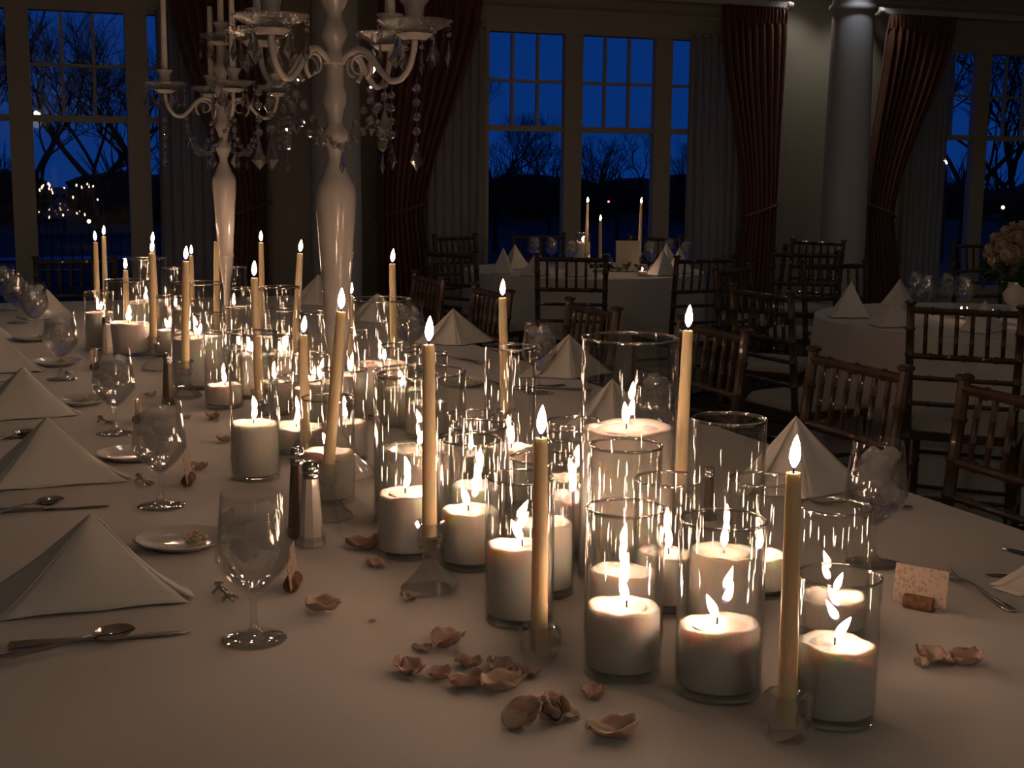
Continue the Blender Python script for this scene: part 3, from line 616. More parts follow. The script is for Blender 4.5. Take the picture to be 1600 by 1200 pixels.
def taper(base, top, seat, label, mt='ivory', lit=True, group='ivory taper candles on the long table', r0=.0112, r1=.0085, lean=(.04, .03), fs=1.0):
    base = Vector((base[0], base[1], TZ+seat)) if len(base) == 2 else Vector(base); top = Vector(top); d = top-base; L = d.length
    o = empty('taper_candle', base); tag(o, label, 'candle', group)
    q = Vector((0, 0, 1)).rotation_difference(d)
    n = 14; prof = [(0, 0), (r0, 0)]
    for i in range(1, 12): k = i/12; prof.append((lerp(r0, r1, k**1.2)*(1+.012*math.sin(i*2.1+L*40)), L*k))
    prof += [(r1, L-.003), (r1*.93, L-.0004), (r1*.75, L), (r1*.4, L-.0015), (0, L-.002)]
    bd = MB().lathe(prof, 20).build('candle_body', M[mt], o, 60); bd.rotation_mode = 'QUATERNION'; bd.rotation_quaternion = q
    if lit:
        w = place('wick', WICK_ME, o, top-base-Vector((0, 0, .001)), (0, 0, random.uniform(0, 6))); 
        f = place('flame', FLAME_ME, o, top-base+Vector((0, 0, .0045)), (lean[1], lean[0], 0)); f.scale = (fs, fs, fs*1.05)
    else: place('wick', WICK_ME, o, top-base-Vector((0, 0, .001)))
    return o
# top pixel, foot pixel (or x and depth), holder, label
TAPERS = [((1240, 738), (1228, 1153), 'block', 'tall ivory taper in the low block holder', 'low faceted block holder at the foot of a taper between squat vases'),
 ((845, 684), (842, 1033), 'ball', 'ivory taper in the round ball holder', 'round faceted ball holder beside the rose petals'),
 ((670, 538), (671, 920), 'hex', 'ivory taper in the stemmed hexagonal holder before nested vases', 'stemmed hexagonal holder with wide foot beside a petal'),
 ((1075, 516), (1066, 2.20), 'hex', 'leaning ivory taper beside the big tall vase', 'holder hidden beside the big tall vase'),
 ((785, 465), (791, 2.95), 'hex', 'ivory taper standing behind the tall slim vase before a goblet', 'holder behind the tall slim vase before a goblet'),
 ((533, 487), (513, 810), 'hex', 'ivory taper leaning hard beside the nearer candelabra', 'stemmed holder next to the salt shaker'),
 ((613, 412), (616, 3.75), 'hex', 'ivory taper rising behind the wide vase with high wax', 'holder behind the wide vase with high wax'),
 ((474, 523), (476, 2.86), 'ball', 'short-looking ivory taper beside the low wide vase', 'holder beside the low wide vase'),
 ((397, 434), (405, 3.18), 'hex', 'ivory taper behind the tall vase at the cluster edge', 'stemmed holder behind the tall vase at cluster edge'),
 ((469, 396), (461, 3.95), 'hex', 'ivory taper leaning toward the chairs, between the two candelabras', 'holder of the taper between the two candelabras'),
 ((408, 379), (412, 4.65), 'hex', 'ivory taper just past the farther candelabra on the chair side', 'holder just past the farther candelabra'),
 ((290, 408), (291, 622), 'hex', 'ivory taper behind the pepper shaker', 'stemmed holder behind the pepper shaker'),
 ((299, 399), (303, 5.35), 'hex', 'ivory taper partly behind another near the farther candelabra', 'holder hidden near the farther candelabra'),
 ((237, 396), (241, 578), 'hex', 'ivory taper with a second close behind it', 'stemmed holder before a pair of overlapping tapers'),
 ((238, 381), (248, 4.72), 'hex', 'ivory taper closely behind another of the same kind', 'holder behind a pair of overlapping tapers'),
 ((196, 422), (201, 4.65), 'ball', 'shorter ivory taper near the window end', 'holder of the shorter taper near the window end'),
 ((149, 378), (157, 5.1), 'hex', 'ivory taper at the window end, last but one', 'stemmed holder beside the salt shaker at the window end'),
 ((162, 369), (170, 5.35), 'hex', 'ivory taper last at the window end', 'holder last at the window end'),
 ((548, 462), (550, 4.25), 'ball', 'short ivory taper half hidden by the nearer candelabra stem', 'low holder half hidden by the nearer candelabra stem'),
 ((338, 377), (341, 4.55), 'hex', 'unlit ivory taper beside the stem of the farther candelabra', 'holder beside the stem of the farther candelabra')]
for (tx, ty), ft, hk, l1, l2 in TAPERS:
    if ft[1] > 20: bp = P(ft[0], ft[1])
    else: q = AT(ft[0], 600, ft[1]); bp = Vector((q.x, q.y, TZ))
    ho, seat = HOLD[hk](bp.x, bp.y, l2, random.uniform(0, 1))
    bev(ho); tp = AT(tx, ty, bp.y); lit = 'unlit' not in l1
    big = bp.y < 2.6
    taper((bp.x, bp.y), tp, seat, l1, lit=lit, lean=(random.uniform(-.05, .12), 0) if not big else (.05, .02), fs=1.05 if big else 1.0)

# ------------------------------------------------------------------ candelabras
def kite(h, w, t):
    b = MB(); n = 6
    pr = [(0, 0), (.22, -.16*h), (.5, -.42*h), (1.0, -.68*h), (0, -h)]
    b.v = []; rings = []
    for k, z in pr:
        if k == 0: b.v.append((0, 0, z)); rings.append([len(b.v)-1]*8); continue
        rr = []
        for i in range(8): a = 2*pi*i/8; b.v.append((w/2*k*math.cos(a), t/2*k*math.sin(a), z)); rr.append(len(b.v)-1)
        rings.append(rr)
    for A, B in zip(rings[:-1], rings[1:]):
        for i in range(8):
            j = (i+1) % 8; f = []
            for q in (A[i], A[j], B[j], B[i]):
                if q not in f: f.append(q)
            b.f.append(tuple(f))
    return b
KITE_L = kite(.062, .036, .014).mesh('crystal_drop', M['pendant'], 0)
KITE_S = kite(.054, .030, .012).mesh('crystal_drop', M['pendant'], 0)
SPEAR = kite(.045, .011, .009).mesh('crystal_drop', M['pendant'], 0)
BEAD = MB().lathe([(0, -.0085), (.005, -.0065), (.0085, -.002), (.0085, .002), (.005, .0065), (0, .0085)], 8).mesh('bead', M['pendant'], 0)
RING = MB().grid(lambda u_, v_: ((.004+.0007*math.cos(2*pi*v_))*math.cos(2*pi*u_), .0007*math.sin(2*pi*v_), (.004+.0007*math.cos(2*pi*v_))*math.sin(2*pi*u_)), 12, 5, True).mesh('link', M['chrome'], 80)
def candelabra(p, S, angs, label, wbase, sd):
    rn = random.Random(sd); o = empty('candelabra', (p.x, p.y, TZ+.0012)); tag(o, label, 'candelabra')
    k = S
    MB().lathe([(0, 0), (wbase, 0), (wbase, .008), (wbase*.92, .014), (wbase*.60, .034), (wbase*.32, .052), (.020, .062), (.024, .068), (.020, .075), (.010, .085)], 40).build('base', M['ceramic'], o, 50)
    # stem profile measured from the photograph (radius, height above the table)
    pr = [(.012, .075), (.0095, .10), (.0095, .16), (.0122, .202), (.0145, .228), (.0245, .287), (.0262, .311), (.0262, .313), (.0282, .317), (.0282, .323), (.0268, .326), (.0285, .378), (.0329, .443), (.036, .492), (.0397, .539), (.0409, .571), (.039, .587), (.034, .596), (.030, .602), (.0223, .621), (.0145, .638), (.0134, .652), (.0215, .670), (.0262, .681), (.0255, .694), (.0165, .708), (.0145, .716), (.0175, .735), (.0235, .750), (.0247, .759), (.0234, .769), (.019, .780), (.0188, .824), (.0235, .827), (.0235, .840), (.0175, .848), (.0168, .858), (.0239, .873), (.0278, .882), (.0232, .900), (.0157, .912), (.0157, .925), (.0232, .937), (.0278, .949), (.0265, .962), (.018, .975), (.016, .99), (.016, 1.035)]
    MB().lathe([(r, z) for r, z in pr], 36).build('stem', M['ceramic'], o, 42)
    def cup(c, hz):
        b_ = MB().lathe([(.022, -.012), (.034, -.004), (.036, 0), (.012, .003)], 20).build('drip_pan', M['ceramic'], o, 50, loc=(c[0], c[1], hz))
        dish = MB()
        dish.grid(lambda u_, v_: ((lambda rr, a: (rr*math.cos(a), rr*math.sin(a), .004+.020*v_*v_))(lerp(.018, .068*(1+.07*abs(math.cos(4*2*pi*u_))), v_), 2*pi*u_)), 64, 5, True)
        d = dish.build('bobeche', M['bob'], o, 60, loc=(c[0], c[1], hz)); solid(d, .003)
        MB().lathe([(.012, .003), (.0165, .012), (.018, .028), (.0175, .040), (.020, .052), (.027, .060), (.0285, .064), (.024, .065), (.0125, .058), (.0118, .030), (0, .030)], 24).build('candle_cup', M['ceramic'], o, 50, loc=(c[0], c[1], hz))
        for i in range(6):
            a = 2*pi*i/6+rn.random()*.2; q = (.066*math.cos(a), .066*math.sin(a))
            place('link', RING, d, (q[0], q[1], .012), (0, 0, a))
            place('bead', BEAD, d, (q[0], q[1], -.001)).scale = (.6, .6, .6)
            place('crystal_drop', KITE_S, d, (q[0], q[1], -.008), (rn.uniform(-.08, .08), 0, a+pi/2+rn.uniform(-.5, .5)))
        tl = taper(Vector((p.x+c[0], p.y+c[1], TZ+hz+.031)), Vector((p.x+c[0]+rn.uniform(-.003, .003), p.y+c[1], TZ+hz+.031+.27)), 0, 'unlit white taper in a cup of the '+('nearer' if S else 'farther')+' candelabra', 'whitewax', False, 'unlit white tapers in the candelabras')
    RA_ = .19; zr = .938
    tips = []
    for a in angs:
        ca, sa = math.cos(a), math.sin(a)
        prof = [(.018, .830), (.035, .845), (.060, .853), (.085, .843), (.110, .810), (.135, .788), (.160, .792), (.180, .815), (.19, .850), (.19, .866)]
        pts = []
        for i in range(len(prof)-1):
            for q in range(4): t_ = q/4; pts.append(tuple(lerp(prof[i][j], prof[i+1][j], t_) for j in (0, 1)))
        pts.append(prof[-1])
        for _ in range(2): pts = [pts[0]]+[tuple((pts[i-1][j]+2*pts[i][j]+pts[i+1][j])/4 for j in (0, 1)) for i in range(1, len(pts)-1)]+[pts[-1]]
        arm = MB().tube([(r*ca, r*sa, z) for r, z in pts], [.0064 if i < len(pts)-5 else .007 for i in range(len(pts))], 8).build('arm', M['ceramic'], o, 60)
        cl = [(.062+.028*math.cos(q*.5)*(1-q*.045), 0.820+.026*math.sin(q*.5)*(1-q*.045)) for q in range(-2, 11)]
        MB().tube([(r*ca, r*sa, z) for r, z in cl], [.0048*(1-i*.05) for i in range(len(cl))], 6).build('scroll', M['ceramic'], arm, 60)
        cup((.19*ca, .19*sa), .876); tips.append((ca, sa))
        # long strand with a big drop under the arm's end
        st = MB().tube([(.195*ca, .195*sa, .795), (.195*ca, .195*sa, .680)], .0007, 4).build('bead_strand', M['chrome'], o)
        for i in range(4): place('bead', BEAD, st, (.195*ca, .195*sa, .775-i*.027), (0, 0, rn.random()))
        place('crystal_drop', KITE_L, st, (.195*ca, .195*sa, .680), (0, 0, a+pi/2+rn.uniform(-.9, .9)))
        st = MB().tube([(.12*ca, .12*sa, .795), (.12*ca, .12*sa, .740)], .0007, 4).build('bead_strand', M['chrome'], o)
        for i in range(2): place('bead', BEAD, st, (.12*ca, .12*sa, .783-i*.022), (0, 0, rn.random()))
        place('crystal_drop', KITE_S, st, (.12*ca, .12*sa, .740), (0, 0, rn.random()*3))
    n = len(angs)
    for i in range(n):                                  # swags from arm to arm
        a0, a1 = angs[i], angs[(i+1) % n]; 
        if a1 < a0: a1 += 2*pi
        pts = []
        for q in range(13):
            u_ = q/12; a = lerp(a0, a1, u_); r = lerp(.125, .095, math.sin(pi*u_)); pts.append((r*math.cos(a), r*math.sin(a), .780-.115*math.sin(pi*u_)**.8))
        st = MB().tube(pts, .0007, 4, False).build('bead_strand', M['chrome'], o)
        for q in pts[1:-1]: place('bead', BEAD, st, q, (rn.random(), rn.random(), rn.random()))
        q = pts[6]; place('crystal_drop', SPEAR, st, (q[0], q[1], q[2]-.009))
    cup((0, 0), 1.04)
    return o
cA = P(529, 741); cB = P(356, 543)
candelabra(cA, 1, [R_(-30), R_(60), R_(150), R_(240)], 'nearer tall white candelabra hung with crystal drops and beads', .074, 1)
candelabra(cB, 0, [R_(-67), R_(23), R_(113), R_(203)], 'farther tall white candelabra before the tree-filled window', .074, 2)

# ------------------------------------------------------------------ goblets of ice water
GB = 'stemmed goblets of ice water on the long table'
bowl = [(.0048, .062), (.010, .0645), (.022, .076), (.033, .088), (.042, .100), (.0462, .110), (.0458, .122), (.0430, .146), (.0400, .172), (.0375, .197)]
def goblet_parts():
    o = empty('goblet', (0, 0, 0))
    ins = [(max(r-.0012, .001), z+.0012) for r, z in bowl]
    MB().lathe(bowl+[(.0370, .1985)]+[(r, z) for r, z in reversed(ins[:-1])]+[(0, .0635)], 36).build('bowl', M['goblet'], o, 60)
    MB().lathe([(0, 0), (.039, .0), (.0405, .0015), (.038, .003), (.024, .0055), (.010, .010), (.0052, .018), (.0043, .035), (.0043, .052), (.0060, .058), (.0046, .062), (0, .0625)], 36).build('stem_foot', M['gstem'], o, 60)
    wl = .168; wt = [(0, .0655)]+[(r-.0016, z+.0016) for r, z in bowl[1:8]]+[(.0385, wl), (0, wl)]
    MB().lathe(wt, 32).build('water', M['water'], o, 50)
    rn = random.Random(3)
    for i, (x, y, z) in enumerate(((.012, .010, .118), (-.016, .006, .124), (.004, -.017, .135), (-.010, -.010, .150), (.014, .013, .153), (-.006, .016, .166), (.010, -.012, .172), (-.017, .0, .176), (.018, .0, .135), (-.004, .022, .142))):
        b = MB(); b.grid(lambda u_, v_: (lambda a, e: ((.0135*math.copysign(abs(math.cos(a))**.5, math.cos(a))*abs(math.cos(e))**.5), .0135*math.copysign(abs(math.sin(a))**.5, math.sin(a))*abs(math.cos(e))**.5, .010*math.copysign(abs(math.sin(e))**.5, math.sin(e))))(2*pi*u_, (v_-.5)*pi), 14, 8, True)
        b.build('ice_cube', M['ice'], o, 80, loc=(x, y, z), rot=(rn.random(), rn.random(), rn.random()))
    return o
gob0 = goblet_parts(); gob_used = False
def goblet(x, y, label, group=GB, z=TZ, sc=1.0):
    global gob_used
    o = dup(gob0) if gob_used else gob0; gob_used = True
    o.location = (x, y, z); o.rotation_euler = (0, 0, random.uniform(0, 6)); o.scale = (sc*1.08, sc*1.08, sc*1.02); tag(o, label, 'goblet', group); return o
for (px, py, lab) in ((397, 999, 'goblet of ice water beside the salt and pepper pair'), (252, 791, 'goblet of ice water beside a place card in a cork, before a butter plate'), (180, 678, 'goblet of ice water with the lone pepper shaker close behind'),
                      (97, 593, 'goblet of ice water before the far butter plates'), (56, 527, 'goblet of ice water next to last toward the window'), (28, 505, 'goblet of ice water beside a napkin at the window end'), (9, 486, 'goblet of ice water last at the window end'),
                      (1363, 880, 'goblet of ice water beside the patterned place card and squat vases'), (842, 614, 'goblet of ice water in front of a napkin behind the tall slim vase'), (1022, 722, 'goblet of ice water seen through the big tall vase'), (640, 570, 'goblet of ice water at the far side behind the nested vases')):
    q = P(px, py); goblet(q.x, q.y, lab)

# ------------------------------------------------------------------ folded napkins
NG = 'white napkins folded into peaks on the long table'
def napkin_mesh(seed, h=.125, w=.30, d=.24):
    rn = random.Random(seed); b = MB()
    A = Vector((rn.uniform(-.01, .01), .02, h)); 
    L, Rr, Fc, Bk = Vector((-w/2, .05, 0)), Vector((w/2, -.005, 0)), Vector((-.085, -d*.42, 0)), Vector((.03, d*.5, 0))
    def panel(p0, p1, bul, n=10, k=0.0):
        def f(u_, v_):
            e = p0.lerp(p1, u_); q = A.lerp(e, v_**.92)
            nrm = (p1-p0).cross(A-p0).normalized(); s_ = math.sin(pi*v_)*math.sin(pi*u_)
            q = q+nrm*(bul*s_+.004*math.sin(7*u_+seed)*v_*(1-v_)*2)-Vector((0, 0, .006*math.sin(pi*v_)))
            q.z = max(q.z, .0005+.003*abs(math.sin(6*u_+seed))*(v_ > .97)); return q
        b.grid(f, n, 12)
    panel(L, Fc, -.004); panel(Fc, Rr, .010, 16); panel(Rr, Bk, -.002); panel(Bk, L, -.002)
    R2_ = Rr+Vector((-.02, .055, 0))
    def f2(u_, v_): return A.lerp(R2_.lerp(Rr+Vector((.0, .01, 0)), u_), v_)+Vector((.004, .006, -.003-.014*math.sin(pi*v_)))*1.0 if v_ > 0 else A+Vector((0, .003, -.004))
    def f2z(u_, v_):
        q = f2(u_, v_); q.z = max(q.z, .001); return q
    b.grid(f2z, 4, 10)
    return b.mesh('napkin', M['napkin'], 75)
NM = [napkin_mesh(i) for i in range(3)]
def napkin(x, y, rz, label, k=0, sc=(1, 1, 1), group=NG, z=TZ):
    o = place('napkin', NM[k], None, (x, y, z+.001), (0, 0, rz)); o.scale = sc; solid(o, .0022, 1); tag(o, label, 'napkin', group); return o
for (px, py, rz, k, sc, lab) in ((132, 938, -.02, 0, (1.03, 1.0, 1.0), 'peaked napkin beside the butter plate with a full rosette'), (78, 752, .02, 1, (1.04, 1, 1.02), 'peaked napkin with a slumped peak, second from the table end'), (30, 650, .05, 2, (1, 1, .98), 'peaked napkin beside the far butter plate, third from the table end'),
                                (-8, 580, .05, 0, (1, 1, .95), 'peaked napkin fourth from the table end, beside goblets'), (-40, 530, .1, 1, (1, 1, 1), 'peaked napkin fifth from the table end'), (72, 497, .3, 2, (.8, 1, .95), 'rounded napkin standing behind the goblets at the window end'),
                                (1235, 760, 3.3, 0, (1.0, 1, 1.18), 'tall peaked napkin behind the tall narrow vase, by goblet'), (880, 584, 3.4, 1, (1, 1, 1), 'peaked napkin behind the goblet at the tall slim vase'), (708, 534, 3.4, 2, (1, 1, 1), 'peaked napkin on the chair side behind the hexagonal holder'),
                                (498, 474, 3.4, 0, (1, 1, 1.1), 'peaked napkin beyond the candelabras on the chair side'), (1690, 912, 3.1, 1, (1, 1, .9), 'napkin corner beside two knife tips and a fork'), (955, 668, 3.3, 2, (.9, .9, 1), 'napkin seen through the big tall vase'), (585, 500, 3.4, 1, (1, 1, .9), 'peaked napkin between the candelabra and the last chairs')):
    q = P(px, py); napkin(q.x, q.y, rz if rz < 1 else rz+TH-.2, lab, k, sc)

# ------------------------------------------------------------------ butter plates
plate0 = MB().lathe([(0, .003), (.040, .003), (.046, .0005), (.050, .0005), (.060, .006), (.074, .0125), (.0765, .0145), (.0755, .0155), (.060, .0095), (.048, .0050), (0, .0050)], 48).mesh('butter_plate', M['porcelain'], 40)
def rosette_mesh():
    b = MB()
    for lay, (n, r, h, z) in enumerate(((8, .019, .010, .0), (6, .012, .012, .004), (4, .006, .012, .009))):
        for i in range(n):
            a = 2*pi*i/n+lay*.4
            b.grid(lambda u_, v_: (lambda w, rr: (rr*math.cos(a+w), rr*math.sin(a+w), z+h*math.sin(v_*pi*.6)*(1-.5*(2*u_-1)**2)))((u_-.5)*1.1, r*(.35+.75*v_)), 4, 4)
    b.lathe([(0, 0), (.016, 0), (.016, .004), (.006, .010), (0, .011)], 12)
    return b.mesh('butter_rosette', M['butter'], 60)
ros0 = rosette_mesh()
for (px, py, a, b_) in ((285, 852, 'white butter plate between the foremost napkin and goblet', 'butter rosette on the plate by the foremost goblet'), (208, 716, 'white butter plate behind the second goblet', 'butter rosette on the plate behind the second goblet'), (125, 631, 'white butter plate beside the third napkin', 'butter rosette on the plate beside the third napkin'), (88, 570, 'white butter plate under the fourth goblet', 'butter rosette on the plate by the fourth goblet'), (720, 602, 'white butter plate on the chair side behind the wide vase', 'butter rosette on the chair-side plate'), (55, 532, 'white butter plate near the window end', 'butter rosette near the window end')):
    q = P(px, py); o = place('butter_plate', plate0, None, (q.x, q.y, TZ)); tag(o, a, 'plate', 'butter plates on the long table')
    o = place('butter_rosette', ros0, None, (q.x+.022, q.y+.004, TZ+.0052), (0, 0, px)); tag(o, b_, 'butter', 'butter rosettes')

# ------------------------------------------------------------------ cutlery
def knife_mesh():
    b = MB(); b.tube([(-.115, 0, .005), (-.112, 0, .005), (-.09, 0, .0055), (-.03, 0, .005), (-.005, 0, .0045), (.004, 0, .004)], [.003, .008, .0085, .006, .0045, .006], 10, True, .55)
    def f(u_, v_):
        x = lerp(.003, .118, v_); w = .0085*(1-max(0, (v_-.75)/.25)**2*.75)+.0015*math.sin(v_*pi); y = lerp(-w*.8, w, u_) if v_ < .99 else lerp(-.001, .003, u_)
        return (x, y, .0042-.0016*abs(u_-.5))
    b.grid(f, 4, 16); b.grid(lambda u_, v_: (f(1-u_, v_)[0], f(1-u_, v_)[1], .0026), 4, 16)
    return b.mesh('knife', M['silver'], 50)
def spoon_mesh(fork=False):
    b = MB(); b.tube([(-.095, 0, .004), (-.092, 0, .0042), (-.075, 0, .0045), (-.03, 0, .006), (.0, 0, .011), (.022, 0, .011), (.034, 0, .008)], [.004, .0085, .0088, .005, .0034, .0034, .004], 10, True, .42)
    if fork:
        b.grid(lambda u_, v_: (lerp(.03, .055, v_), (u_-.5)*lerp(.008, .024, min(1, v_*1.6)), lerp(.008, .0035, v_)+.0015*(2*u_-1)**2), 8, 5)
        for i in range(4):
            y = (i-1.5)*.0066; b.tube([(.052, y, .0045), (.072, y, .0035), (.088, y, .0065), (.098, y, .012)], [.0021, .0019, .0016, .0006], 6, True, .7)
    else:
        for dz, fl in ((0, 1), (.0014, -1)):
            b.grid(lambda u_, v_: (lambda t_, w: (lerp(.028, .085, v_), (u_-.5)*2*w*fl, .012*((2*u_-1)**2*math.sin(pi*v_)**.6)+lerp(.008, .009, v_)-.0075*math.sin(pi*v_)+dz))(v_, .0195*math.sin(pi*min(.995, max(.06, v_)))**.55*(1.0+.12*(v_-.5))), 10, 14)
    return b.mesh('fork' if fork else 'spoon', M['silver'], 60)
KN, SP, FK = knife_mesh(), spoon_mesh(), spoon_mesh(True)
CG = 'silver cutlery on the long table'
def cutlery(kind, p0, p1, label, tipfrac=1.0):
    a, c = P(*p0), P(*p1); d = c-a; ang = math.atan2(d.y, d.x)
    tip = {'knife': .118, 'spoon': .085, 'fork': .098}[kind]
    q = c-Vector((math.cos(ang), math.sin(ang), 0))*tip
    o = place(kind, {'knife': KN, 'spoon': SP, 'fork': FK}[kind], None, (q.x, q.y, TZ+(.0040 if 'spoon beside the foremost' in label or 'spoon between the first' in label else -.0012)), (0, 0, ang)); tag(o, label, kind, CG)
for k, a, c, lab in (('knife', (0, 1014), (297, 989), 'silver knife beside the foremost peaked napkin'), ('spoon', (0, 1038), (212, 997), 'silver spoon beside the foremost peaked napkin'), ('knife', (0, 801), (170, 792), 'silver knife between the first two peaked napkins'), ('spoon', (0, 808), (102, 790), 'silver spoon between the first two peaked napkins'),
                     ('knife', (0, 687), (108, 680), 'silver knife between the second and third napkins'), ('spoon', (0, 690), (56, 678), 'silver spoon between the second and third napkins'), ('knife', (0, 597), (50, 592), 'silver knife between the third and fourth napkins'),
                     ('fork', (1597, 966), (1475, 897), 'silver fork behind the patterned place card'), ('knife', (1660, 880), (1563, 857), 'upper silver knife tip under the corner napkin'), ('knife', (1665, 908), (1540, 899), 'lower silver knife tip under the corner napkin'), ('fork', (905, 600), (800, 612), 'silver fork in front of the napkin at the tall slim vase'), ('knife', (920, 612), (805, 604), 'silver knife crossing a fork near the tall slim vase'), ('knife', (760, 572), (700, 556), 'silver knife on the chair side behind the hexagonal holder'), ('fork', (1350, 792), (1262, 788), 'silver fork beside the goblet and tall peaked napkin'), ('spoon', (760, 598), (792, 606), 'silver spoon beside the chair-side butter plate')):
    cutlery(k, a, c, lab)
def knife_rest(px, py, label, rz):
    q = P(px, py); b = MB()
    b.tube([(-.028, .004, .013), (-.022, .003, .011), (-.010, 0, .008), (.004, -.002, .008), (.014, -.003, .006)], [.0055, .0042, .0026, .0026, .004], 8, True, .7)
    b.lathe([(0, -.004), (.006, -.003), (.0075, 0), (.006, .003), (0, .004)], 10, c=(-.029, .004, .0125))
    for dy, dx in ((.013, .022), (-.013, .024), (0, .030)): b.tube([(.012, -.003, .006), (.018, dy*.6-.003, .006), (dx, dy-.003, .0025)], [.004, .003, .0018], 6)
    b.tube([(-.024, .003, .010), (-.022, .014, .002)], [.003, .002], 6); b.tube([(-.024, .003, .010), (-.022, -.010, .002)], [.003, .002], 6)
    o = b.build('knife_rest', M['silver'], None, 60, loc=(q.x, q.y, TZ), rot=(0, 0, rz)); tag(o, label, 'knife rest', 'small silver knife rests')
knife_rest(352, 933, 'small silver knife rest beside the foremost goblet', -.9); knife_rest(226, 756, 'small silver knife rest beside the second goblet', -.8); knife_rest(165, 662, 'small silver knife rest beside the third goblet', -.7); knife_rest(103, 584, 'small silver knife rest beside the fourth goblet', -.7)

# ------------------------------------------------------------------ salt and pepper
def shaker(px, py, content, label, h=.13, w=.021):
    q = P(px, py); o = empty(content+'_shaker', (q.x, q.y, TZ), .3); tag(o, label, 'shaker', 'glass salt and pepper shakers')
    MB().lathe([(0, 0), (w, 0), (w*1.02, .004), (w*.86, .016), (w*.70, h*.5), (w*.55, h*.80), (w*.52, h*.82), (0, h*.82)], 8).build('filled_body', M[content], o, 20)
    MB().lathe([(w*.60, h*.80), (w*.62, h*.80), (w*.62, h*.86), (w*.58, h*.87), (w*.64, h*.88), (w*.62, h*.94), (w*.45, h*.985), (0, h)], 18).build('cap', M['chrome'], o, 40)
    MB().lathe([(w*1.02, 0), (w*1.10, .003), (w*1.06, .008), (w*.92, .018), (w*.90, .016), (w*.98, .006)], 8, closed=True).build('glass_foot', M['crystal'], o, 0)
shaker(487, 852, 'salt', 'salt shaker standing with a pepper shaker by the leaning taper', .145, .023); shaker(466, 838, 'pepper', 'pepper shaker standing with a salt shaker by the leaning taper', .158, .020)
shaker(264, 632, 'pepper', 'lone pepper shaker behind the third goblet', .14, .019); shaker(168, 560, 'salt', 'lone salt shaker near the window end of the candles', .14, .022)
shaker(1106, 812, 'pepper', 'pepper shaker on the chair side behind the tall narrow vase', .10, .015)

# ------------------------------------------------------------------ place cards held in corks
def card(px, py, rz, l1, l2, cw=.078, ch=.056):
    q = P(px, py); n = 'cork stands of the place cards'
    o = empty('cork_stand', (q.x, q.y, TZ), rz); tag(o, l1, 'cork', n)
    for sg in (-1, 1):
        b = MB(); pr = [(-.022, .0), (-.022, .0095), (-.021, .0108), (0, .0112), (.021, .0108), (.022, .0095), (.022, 0)]
        def f(u_, v_):
            x, r = pr[round(v_*6)]; a = lerp(-pi/2, pi/2, u_) if sg > 0 else lerp(pi/2, 3*pi/2, u_)
            return (x, r*math.cos(a)+sg*.0008, .0112+r*math.sin(a))
        b.grid(f, 12, 6); b.build('cork_half', M['cork'], o, 50)
    c = MB().box((0, 0, 0), (cw, .0008, ch)).build('place_card', M['card'], None, 0, loc=(q.x-math.sin(rz)*.001, q.y+math.cos(rz)*.001, TZ+.0075+ch/2), rot=(-.12, 0, rz)); tag(c, l2, 'place card', 'patterned place cards')
card(1436, 953, -.62, 'wine cork holding the patterned card on the chair side, by fork', 'patterned place card standing in a cork on the chair side')
card(458, 920, 1.58, 'wine cork behind the foremost goblet', 'patterned place card seen edge-on behind the foremost goblet')
card(295, 757, 1.66, 'wine cork behind the second goblet, before a petal', 'patterned place card seen edge-on behind the second goblet')
card(217, 660, 1.62, 'wine cork between the third goblet and second goblet', 'patterned place card seen edge-on beside the third goblet')
card(149, 577, 1.62, 'wine cork beside the fourth goblet', 'patterned place card seen edge-on beside the fourth goblet')

# ------------------------------------------------------------------ scattered petals
def petal_mesh(seed, mt, L=.045, w=.036):
    rn = random.Random(seed); k1, k2, k3 = rn.uniform(.4, 1), rn.uniform(0, 6), rn.uniform(.6, 1.3); b = MB()
    def f(u_, v_):
        x = (v_-.5)*L; wd = w/2*math.sin(pi*min(1, max(.02, v_*.90+.06)))**.55*(1+.08*math.sin(9*v_+k2)); y = (2*u_-1)*wd
        z = .014*k1*(2*u_-1)**2*math.sin(pi*v_)**.4+.010*k3*(2*v_-1)**2+.0022*math.sin(14*u_+k2)*v_+.0025*math.sin(11*v_+9*u_+k2)
        return (x, y, z)
    b.grid(f, 14, 14); zm = min(q[2] for q in b.v); b.v = [(x, y, z-zm+.0006) for x, y, z in b.v]
    return b.mesh('rose_petal', mt, 80)
PM = [petal_mesh(i, M['petal' if i % 3 else 'petal2']) for i in range(9)]
